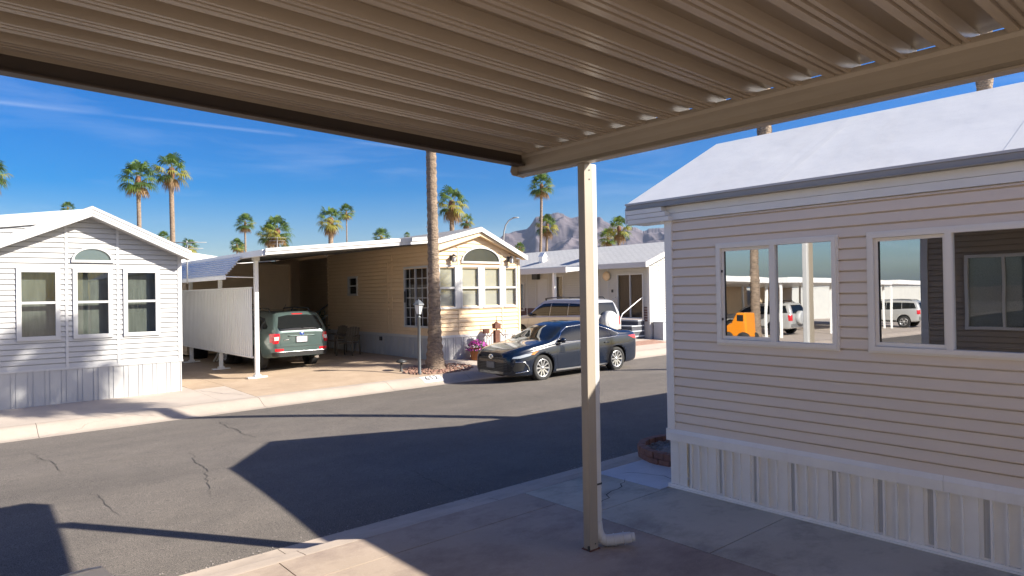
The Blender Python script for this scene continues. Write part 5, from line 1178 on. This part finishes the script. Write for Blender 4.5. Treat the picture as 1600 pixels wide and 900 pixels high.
# gravel bed with red stones round the palm foot
mb = MB(); rnd = random.Random(5)
def stone(mb, p, r, rnd):
    vs = []
    for zz, k in ((-.6, .7), (.0, 1.), (.6, .65)):
        for j in range(5):
            an = 2 * math.pi * j / 5 + rnd.uniform(-.3, .3); q = r * k * rnd.uniform(.7, 1.15); vs.append((p[0] + q * math.cos(an), p[1] + q * math.sin(an), p[2] + r * zz * .8))
    mb.add(vs, [(i * 5 + j, i * 5 + (j + 1) % 5, (i + 1) * 5 + (j + 1) % 5, (i + 1) * 5 + j) for i in range(2) for j in range(5)] + [tuple(range(10, 15))])
for k in range(620):
    u = rnd.uniform(9.55, 11.75); v = rnd.uniform(15.15, 16.5)
    if ((u - 10.62) / 1.12) ** 2 + ((v - 15.78) / .66) ** 2 > 1: continue
    stone(mb, (u, v, gz(u, v) + .014), rnd.uniform(.018, .05), rnd)
structure('gravel_bed', mb, 'stonered', 'stuff')
mb = MB()
for u, v, r in ((9.6, 16.1, .16), (9.85, 16.0, .11), (10.05, 15.8, .10)):
    pass
pt = Thing('garden_light', 'low dark garden light with a wide cap left of the palm foot', 'lamp', (9.62, 16.05, gz(9.62, 16.05))); x, y, z = pt.loc
mb = MB(); mb.lathe([(.06, 0), (.03, .04), (.03, .2), (.06, .24)], (x, y, z), seg=10); pt.part('stem', mb, 'blackmetal'); mb = MB(); mb.lathe([(.05, .22), (.15, .25), (.13, .29), (.05, .33), (0, .34)], (x, y, z), seg=12); pt.part('cap', mb, 'blackmetal')
# kerb house number
mb = MB()
for k in range(8):
    va, vb = 14.68 + .04 * k, 14.72 + .04 * k; mb.quad((9.5, va, gz(9.5, va) + .006), (10.1, va, gz(10.1, va) + .006), (10.1, vb, gz(10.1, vb) + .006), (9.5, vb, gz(9.5, vb) + .006))
kn = solo('house_number', mb, 'paint_num', 'white painted patch with faded dark number 612 on the far kerb', 'house number', (9.8, 14.84, gz(9.8, 14.84)))
cu = bpy.data.curves.new('digits', 'FONT'); cu.body = '612'; cu.size = .27; cu.extrude = .001; cu.align_x = 'CENTER'; cu.align_y = 'CENTER'; cu.materials.append(M['paint_blk'])
tmp = bpy.data.objects.new('digits', cu); col.objects.link(tmp); bpy.context.view_layer.update(); dme = bpy.data.meshes.new_from_object(tmp.evaluated_get(bpy.context.evaluated_depsgraph_get())); bpy.data.objects.remove(tmp); dg_ = link('digits', dme, kn); dg_.location = (0, 0, .014); dg_.rotation_euler = (math.atan2(gz(9.8, 14.94) - gz(9.8, 14.74), .2), 0, 0)
# petunias in an orange bucket
fp = Thing('flower_pot', 'orange wooden bucket of magenta petunias by the tan home skirting', 'flower pot', (12.52, 16.42, gz(12.5, 16.4))); x, y, z = fp.loc
mb = MB(); mb.lathe([(0, .0), (.21, .0), (.245, .34), (.225, .35), (.20, .30), (0, .3)], (x, y, z), seg=14, smooth=False)
for hh in (.06, .27): mb.lathe([(.222 + hh * .1, hh), (.228 + hh * .1, hh + .03)], (x, y, z), seg=20)
fp.part('bucket', mb, 'pot')
mb = MB(); mb2 = MB(); rnd = random.Random(9)
for k in range(420):
    an = rnd.uniform(0, 6.283); rr_ = .36 * math.sqrt(rnd.random()); zz = .36 + .26 * (1 - (rr_ / .38) ** 2) * rnd.uniform(.5, 1.05) - (.08 if rr_ > .3 else 0); p = Vector((x + rr_ * math.cos(an), y + rr_ * math.sin(an), z + zz))
    nrm = Vector((math.cos(an) * rr_ * 2, math.sin(an) * rr_ * 2, .5 + rnd.uniform(-.3, .3))).normalized(); t1 = nrm.orthogonal().normalized(); t2 = nrm.cross(t1); r_ = rnd.uniform(.022, .04)
    tgt = mb if k % 5 < 3 else mb2
    if tgt is mb: tgt.add([p - nrm * .015] + [p + (t1 * math.cos(q * 1.2566) + t2 * math.sin(q * 1.2566)) * r_ for q in range(5)], [(0, 1 + q, 1 + (q + 1) % 5) for q in range(5)])
    else: tgt.add([p - t1 * .05, p + t2 * .02, p + t1 * .05, p - t2 * .02], [(0, 1, 2, 3)])
fl = fp.part('flowers', mb, 'petal'); fp.part('leaves', mb2, 'dkleaf')
# rusty metal yard figure
rb = Thing('yard_figure', 'rusty sheet metal yard figure with raised curly arms and a box head', 'sculpture', (13.25, 16.4, .34)); x, y, z = rb.loc
mb = MB(); mb.box(x - .09, x + .09, y - .06, y + .06, z + .42, z + .86); mb.box(x - .07, x + .07, y - .05, y + .05, z + .22, z + .42)
for s in (-1, 1): mb.tube([(x + s * .05, y, z), (x + s * .05, y, z + .25)], .025, 6)
rb.part('body', mb, 'rust')
mb = MB(); mb.box(x - .11, x + .11, y - .08, y + .08, z + .92, z + 1.07); mb.lathe([(.02, .86), (.02, .93)], (x, y, z), seg=8); mb.lathe([(.08, 1.07), (.03, 1.12), (.012, 1.13), (.008, 1.3), (0, 1.3)], (x, y, z), seg=8); rb.part('head', mb, 'rust')
for s in (-1, 1):
    mb = MB(); P = [(x + s * .09, y, z + .82), (x + s * .2, y, z + .76), (x + s * .28, y, z + .66), (x + s * .34, y, z + .72), (x + s * .36, y, z + .86)]
    mb.tube(P, [.022, .016, .012, .012, .012], 6); mb.tube([(x + s * .36, y, z + .62 + .03 * k) if k else (x + s * .33, y, z + .60) for k in range(2)] + [(x + s * .39, y, z + .72)], .01, 5)
    rb.part('arm', mb, 'rust')
mb = MB(); mb.box(x - .52, x - .30, y - .03, y + .03, z + .78, z + .92); mb.tube([(x - .36, y, z + .8), (x - .33, y, z + .7)], .012, 5); rb.part('sign_plate', mb, 'rust')
# fence of short white pickets in front of the gable skirting? (low rail)
# brick planter ring by the pinkish home
pr = Thing('planter_ring', 'low round brick planter filled with grey gravel at the pinkish home corner', 'planter', (7.68, 5.40, gz(7.7, 5.4))); x, y, z = pr.loc
rnd = random.Random(2); NB = 26
mb = MB()
for lv in range(2):
    for k in range(NB):
        a0 = 2 * math.pi * (k + .5 * lv) / NB; a1 = a0 + 2 * math.pi / NB * .93; r0_, r1_ = .60 + rnd.uniform(-.008, .008), .71 + rnd.uniform(-.01, .01); z0 = z + lv * .085 - .02; z1 = z0 + .08
        P = [(x + r * math.cos(q), y + r * math.sin(q), zz) for zz in (z0, z1) for r, q in ((r0_, a0), (r1_, a0), (r1_, a1), (r0_, a1))]
        mb.add(P, [(3, 2, 1, 0), (4, 5, 6, 7), (0, 1, 5, 4), (1, 2, 6, 5), (2, 3, 7, 6), (3, 0, 4, 7)])
pr.part('brick_ring', mb, 'brickring', bev=.008)
mb = MB(); mb.lathe([(.62, .06), (.3, .085), (0, .09)], (x, y, z), seg=20)
for k in range(420):
    an = rnd.uniform(0, 6.28); r_ = .6 * math.sqrt(rnd.random()); stone(mb, (x + r_ * math.cos(an), y + r_ * math.sin(an), z + .085), rnd.uniform(.015, .03), rnd)
g_ = pr.part('gravel', mb, 'stone'); g_['kind'] = 'stuff'
# white resin chair on our driveway, only its top edge in view
wc = Thing('patio_chair', 'white moulded chair back at the lower left corner', 'chair', (.535, 4.17, gz(.6, 4.17) - .085), None, R(10)); wc.local = True
mb = MB(); prof = [(-.23, .45), (-.26, .6), (-.26, .77), (-.225, .855), (-.13, .893), (0, .90), (.09, .899), (.165, .885), (.21, .83), (.23, .6), (.21, .45)]
for off, rev in ((0, 1), (.035, -1)): mb.add([(px, off + .09 * (pz - .45) / .44 - .05 * math.cos(px * 5) + .05, pz) for px, pz in prof], [tuple(range(11))[::rev]], 0, False)
n0 = len(mb.v) - 22
for i in range(11): mb.f.append([n0 + i, n0 + (i + 1) % 11, n0 + 11 + (i + 1) % 11, n0 + 11 + i]); mb.m.append(0); mb.sm.append(True)
wc.part('backrest', mb, 'resin', bev=.012)
mb = MB(); mb.box(-.23, .23, -.42, .02, .40, .44); wc.part('seat', mb, 'resin', bev=.02)
for sx in (-.22, .22):
    for sy in (-.40, .06): mb = MB(); mb.tube([(sx * 1.1, sy * 1.05, 0), (sx, sy, .42)], .025, 8); wc.part('leg', mb, 'resin')
    mb = MB(); mb.tube([(sx * 1.08, -.38, .42), (sx * 1.12, -.36, .64), (sx * 1.1, 0, .66), (sx, .07, .68)], .024, 8); wc.part('armrest', mb, 'resin')
# aerials, street light
def aerial(px, py, dist, h, label):
    p = at(px, py, dist); t = Thing('aerial', label, 'aerial', (p.x, p.y, p.z - h)); mb = MB(); mb.tube([(p.x, p.y, p.z - h), (p.x, p.y, p.z)], .018, 6); t.part('mast', mb, 'greymetal')
    mb = MB()
    for k, dz in ((.55, -.05), (.45, -.22), (.3, -.4)): mb.tube([p + _R * -k + Vector((0, 0, dz)), p + _R * k + Vector((0, 0, dz))], .010, 5)
    mb.tube([p + Vector((-.2, .3, -.05)), p + Vector((.2, -.3, -.05))], .01, 5); t.part('rods', mb, 'greymetal')
aerial(292, 376, 21, 1.2, 'small television aerial at the white home right eave'); aerial(433, 370, 40, 1.6, 'thin television aerial in front of the crowded palm pair')
sl_b = at(788, 400, 75); sl = Thing('street_light', 'tall curved street light beyond the tan gable', 'street light', (sl_b.x, sl_b.y, 0))
P = [at(786.5, y_, 75) for y_ in (440, 400, 375)] + [at(x_, y_, 75) for x_, y_ in ((787.5, 362), (790, 352), (795, 344.5), (801, 341), (806, 340))]; P[0].z = 0
mb = MB(); mb.tube(P, [.11, .10, .09, .08, .075, .07, .06, .06], 8); sl.part('pole', mb, 'greymetal')
q = P[-1]; mb = MB(); mb.v = []; mb.lathe([(0, .08), (.12, .06), (.16, -.02), (.1, -.06), (0, -.07)], q, seg=10); mb.v = [q + (v - q) * 1.0 + _R * ((v - q).dot(_R) * 1.4) for v in mb.v]; sl.part('lamp_head', mb, 'greymetal')
# a white roofed home in the gap behind the white gable
bk = Thing('park_home', 'white flat roofed home glimpsed between the white gable and the awning', 'house', (10, 36, .3))
mb = MB(); siding(mb, (4, 34, 0), (1, 0, 0), (0, -1, 0), 9, .9, 3.6); bk.part('siding_wall', mb, 'white'); mb = MB(); ribbed(mb, (4, 34, 0), (1, 0, 0), (0, -1, 0), 9, .2, .9, SK); bk.part('skirting', mb, 'white')
mb = MB(); mb.prism([(3.6, 33.5, 4.55), (9, 33.5, 4.45), (13.4, 33.5, 3.85), (13.4, 33.5, 3.60), (3.6, 33.5, 3.60)], (0, 12, 0)); bk.part('roof', mb, 'white_metal')

# ------------------------------------------------------------------ homes, carports and vehicles further left, mirrored in the panes
fb = Thing('boundary_wall', 'long low pale wall behind the carports down the street', 'wall', (-35, 28, 0)); mb = MB(); mb.box(-75, -4.5, 28, 28.15, -.6, 2.3); mb.box(-75, -4.5, 27.97, 28.18, 2.3, 2.4); fb.part('wall_run', mb, 'offwhite')
for k, (u0, lab) in enumerate(((-7.6, 'white flat carport down the street nearest the white gable'), (-21, 'second white flat carport down the street'), (-34.5, 'third white flat carport down the street'), (-14.3, 'low white carport between the first and second ones down the street'), (-28, 'low white carport between the second and third ones down the street'))):
    t = Thing('carport_canopy', lab, 'carport', (u0, 18, 0), 'carports down the street'); g0 = gz(u0, 18)
    mb = MB(); mb.prism([(u0 - 3.3, 16.4, g0 + 2.65), (u0 + 2.3, 16.4, g0 + 2.75), (u0 + 2.3, 16.4, g0 + 3.0), (u0 - 3.3, 16.4, g0 + 2.9)], (0, 11, 0)); t.part('roof_sheet', mb, 'white_metal')
    for uu in (-3.2, 2.1):
        for vv in (16.8, 22): mb = MB(); mb.box(u0 + uu, u0 + uu + .1, vv, vv + .1, g0, g0 + 2.7); t.part('post', mb, 'white_metal')
    mb = MB(); siding(mb, (u0 - 3.3, 26, 0), (1, 0, 0), (0, -1, 0), 5.6, g0 + .1, g0 + 2.7); t.part('back_wall', mb, 'tandark')
copy_thing(uv.t.o, (-8.2, 19.6, gz(-8.2, 19.6)), 'white vehicle under the first carport down the street, mirrored in the pane'); copy_thing(uv.t.o, (-21.5, 19.4, gz(-21, 19)), 'white vehicle under the second carport down the street, mirrored in the pane'); copy_thing(uv.t.o, (-34.6, 17.9, gz(-34, 17.9)), 'white vehicle under the third carport down the street, mirrored in the second window')
og = Thing('utility_cart', 'orange utility cart mirrored in the first window pane', 'cart', (-13.4, 15.8, gz(-13.4, 15.8))); x, y, z = og.loc
mb = MB(); mb.prism([(x - .4, y - .5, z + .3), (x - .4, y + .5, z + .3), (x - .4, y + .5, z + .8), (x - .4, y + .2, z + .95), (x - .4, y - .05, z + 1.4), (x - .4, y - .45, z + 1.4)], (.75, 0, 0)); og.part('body', mb, 'paint_orange', bev=.06); mb = MB(); mb.box(x - .405, x + .355, y - .36, y - .08, z + 1.02, z + 1.30); mb.box(x - .33, x + .28, y - .1, y + .515, z + .42, z + .62); og.part('cab_opening', mb, 'black')
for sx in (-.36, .36):
    for sy in (-.36, .36): mb = MB(); mb.lathe([(0, -.09), (.26, -.09), (.28, 0), (.26, .09), (0, .09)], (0, 0, 0), axis='y', seg=20); mb.v = [Vector((x + sx + v.y, y + sy + v.x, z + .28 + v.z)) for v in mb.v]; og.part('wheel', mb, 'tyre')
fpx = [(-15.5, 16.3, 8.5), (-17.0, 21, 11), (-25, 24, 9.5), (-30, 17, 10.5), (-44, 28, 11)]
for i, (u, v, h) in enumerate(fpx): palm((u, v, gz(u, v) - .05), h, 1.5, ['palm by the kerb in front of the first mirrored home', 'tall palm behind the first mirrored carport', 'palm behind the second mirrored home', 'kerbside palm by the second mirrored home', 'far palm at the end of the mirrored row'][i], kind=i, group='palms down the street')

# ------------------------------------------------------------------ mountain range
from mathutils import noise
mp_ = [(700, 392), (760, 383), (790.7, 371), (803, 365.7), (822.7, 362), (831.6, 353), (837, 345), (846, 343), (858, 341), (869, 338.4), (879.6, 340), (886.8, 344.5), (894, 346), (905, 344), (915, 345), (927.7, 346), (936.6, 344.3), (943.7, 349.6), (950.8, 353), (962, 356), (974, 358), (984.6, 360), (991.7, 359.4), (1006, 364.8), (1016.6, 361), (1039.8, 360), (1080, 366), (1150, 378), (1250, 396), (1400, 420)]
D = 4200.; ridge = [(math.atan2((q := at(x_, y_, D)).y, q.x), q.z) for x_, y_ in mp_]; ridge.sort()
mb = MB(); A0, A1 = ridge[0][0], ridge[-1][0]; NA, NR = 420, 60; vs = []
for j in range(NR + 1):
    t = j / NR; rad = D - 1500 * (1 - t) if t <= .8 else D - 300 + 1200 * (t - .8) / .2
    for i in range(NA + 1):
        an = A0 + (A1 - A0) * i / NA
        H_r = interp(ridge, an)
        s = t / .8 if t <= .8 else 1 - (t - .8) / .2 * .9
        x_, y_ = rad * math.cos(an), rad * math.sin(an)
        nz = noise.fractal(Vector((x_ / 420, y_ / 420, 2.)), 1.0, 2.1, 6); rg = 1 - abs(noise.noise(Vector((x_ / 260, y_ / 260, 7.)))) * 2; rg2 = 1 - abs(noise.noise(Vector((x_ / 90, y_ / 90, 3.)))) * 2
        sh = s ** 1.25 if s < .72 else .663 + (s - .72) / .28 * .337
        tt = max(0, min(1, (s - .05) / .4)) * (1 - max(0, (s - .82) / .18)) if t <= .8 else 0
        z_ = (H_r - 6) * sh + tt * (nz * 50 + rg * 42 + rg2 * 20) - 5
        if t <= .8 and s > .9: z_ += (noise.noise(Vector((an * 900, 1, 1))) * 5)
        vs.append((x_, y_, z_))
mb.add(vs, [(j * (NA + 1) + i, j * (NA + 1) + i + 1, (j + 1) * (NA + 1) + i + 1, (j + 1) * (NA + 1) + i) for j in range(NR) for i in range(NA)], 0, False)
M['rock'] = pm('mountain_rock', (.05, .046, .056), .95, 0, .006, c2=(.135, .112, .122), det=10)
structure('mountains', mb, 'rock')
m = bpy.data.materials.new('haze'); m.use_nodes = True; nt = m.node_tree; nt.nodes.clear(); o = nt.nodes.new('ShaderNodeOutputMaterial'); pv = nt.nodes.new('ShaderNodeVolumePrincipled')
pv.inputs['Color'].default_value = (.62, .72, .95, 1); pv.inputs['Density'].default_value = HAZE; pv.inputs['Anisotropy'].default_value = .2; nt.links.new(pv.outputs[0], o.inputs['Volume']); M['haze'] = m
mb = MB(); mb.box(-6700, 6700, -6700, 6700, -1.75, 560); hz = structure('haze', mb, 'haze', 'stuff')
bm = bmesh.new(); bm.from_mesh(hz.data); bmesh.ops.recalc_face_normals(bm, faces=bm.faces); print('HAZE NORMAL', [tuple(f.normal) for f in bm.faces][:2]); bm.to_mesh(hz.data); bm.free()

# ------------------------------------------------------------------ sky, sun, render
EL, AZ = R(32.0), math.atan2(.62, -.785)
w = bpy.data.worlds.new('World'); scene.world = w; w.use_nodes = True; nt = w.node_tree; L = nt.links; bg = nt.nodes['Background']
sky = nt.nodes.new('ShaderNodeTexSky'); sky.sky_type = 'NISHITA'; sky.sun_disc = False; sky.sun_elevation = EL; sky.sun_rotation = AZ; sky.altitude = 500; sky.air_density = 1.0; sky.dust_density = DUST; sky.ozone_density = 2.4
# thin cirrus and a contrail, in sky directions
tc = nt.nodes.new('ShaderNodeTexCoord'); mp = nt.nodes.new('ShaderNodeMapping'); mp.inputs['Scale'].default_value = (2.2, 2.2, 16); mp.inputs['Rotation'].default_value = (.05, .12, .3); L.new(tc.outputs['Generated'], mp.inputs[0])
nz = nt.nodes.new('ShaderNodeTexNoise'); nz.inputs['Scale'].default_value = 1.6; nz.inputs['Detail'].default_value = 7; nz.inputs['Roughness'].default_value = .55; nz.inputs['Distortion'].default_value = .4; L.new(mp.outputs[0], nz.inputs['Vector'])
mr = nt.nodes.new('ShaderNodeMapRange'); mr.inputs[1].default_value = .52; mr.inputs[2].default_value = .82; mr.inputs[3].default_value = 0; mr.inputs[4].default_value = .13; L.new(nz.outputs['Fac'], mr.inputs[0])
# contrail: a great circle through two sky directions
d0 = bearing(0, 160).normalized(); d1 = bearing(600, 227).normalized(); cn = d0.cross(d1).normalized()
dp = nt.nodes.new('ShaderNodeVectorMath'); dp.operation = 'DOT_PRODUCT'; L.new(tc.outputs['Generated'], dp.inputs[0]); dp.inputs[1].default_value = cn
ab = nt.nodes.new('ShaderNodeMath'); ab.operation = 'ABSOLUTE'; L.new(dp.outputs['Value'], ab.inputs[0])
m2 = nt.nodes.new('ShaderNodeMapRange'); m2.inputs[1].default_value = .0; m2.inputs[2].default_value = .0032; m2.inputs[3].default_value = .10; m2.inputs[4].default_value = 0; L.new(ab.outputs[0], m2.inputs[0])
n2 = nt.nodes.new('ShaderNodeTexNoise'); n2.inputs['Scale'].default_value = 9; n2.inputs['Detail'].default_value = 3; L.new(tc.outputs['Generated'], n2.inputs['Vector'])
m3 = nt.nodes.new('ShaderNodeMapRange'); m3.inputs[1].default_value = .35; m3.inputs[2].default_value = .6; L.new(n2.outputs['Fac'], m3.inputs[0])
ml = nt.nodes.new('ShaderNodeMath'); ml.operation = 'MULTIPLY'; L.new(m2.outputs[0], ml.inputs[0]); L.new(m3.outputs[0], ml.inputs[1])
ad = nt.nodes.new('ShaderNodeMath'); ad.operation = 'ADD'; ad.use_clamp = True; L.new(mr.outputs[0], ad.inputs[0]); L.new(ml.outputs[0], ad.inputs[1])
hs = nt.nodes.new('ShaderNodeHueSaturation'); hs.inputs['Saturation'].default_value = SAT; hs.inputs['Value'].default_value = 1.0; hs.inputs['Hue'].default_value = .516; L.new(sky.outputs[0], hs.inputs['Color'])
mx = nt.nodes.new('ShaderNodeMix'); mx.data_type = 'RGBA'; L.new(ad.outputs[0], mx.inputs[0]); L.new(hs.outputs[0], mx.inputs[6]); mx.inputs[7].default_value = CLOUD
L.new(mx.outputs[2], bg.inputs[0]); bg.inputs[1].default_value = SKY
sd_ = bpy.data.lights.new('sun', 'SUN'); so = bpy.data.objects.new('sun', sd_); col.objects.link(so); sd_.energy = SUN; sd_.angle = R(.53); sd_.color = (1, .93, .82)
tos = Vector((math.sin(AZ) * math.cos(EL), math.cos(AZ) * math.cos(EL), math.sin(EL))); so.rotation_euler = tos.to_track_quat('Z', 'Y').to_euler()
vs_ = scene.view_settings; vs_.view_transform = 'Standard'; vs_.look = 'None'; vs_.exposure = EXPO; vs_.gamma = 1; vs_.use_curve_mapping = False
c_ = scene.cycles; c_.use_denoising = True; c_.max_bounces = 10; c_.transparent_max_bounces = 16; c_.sample_clamp_indirect = 6
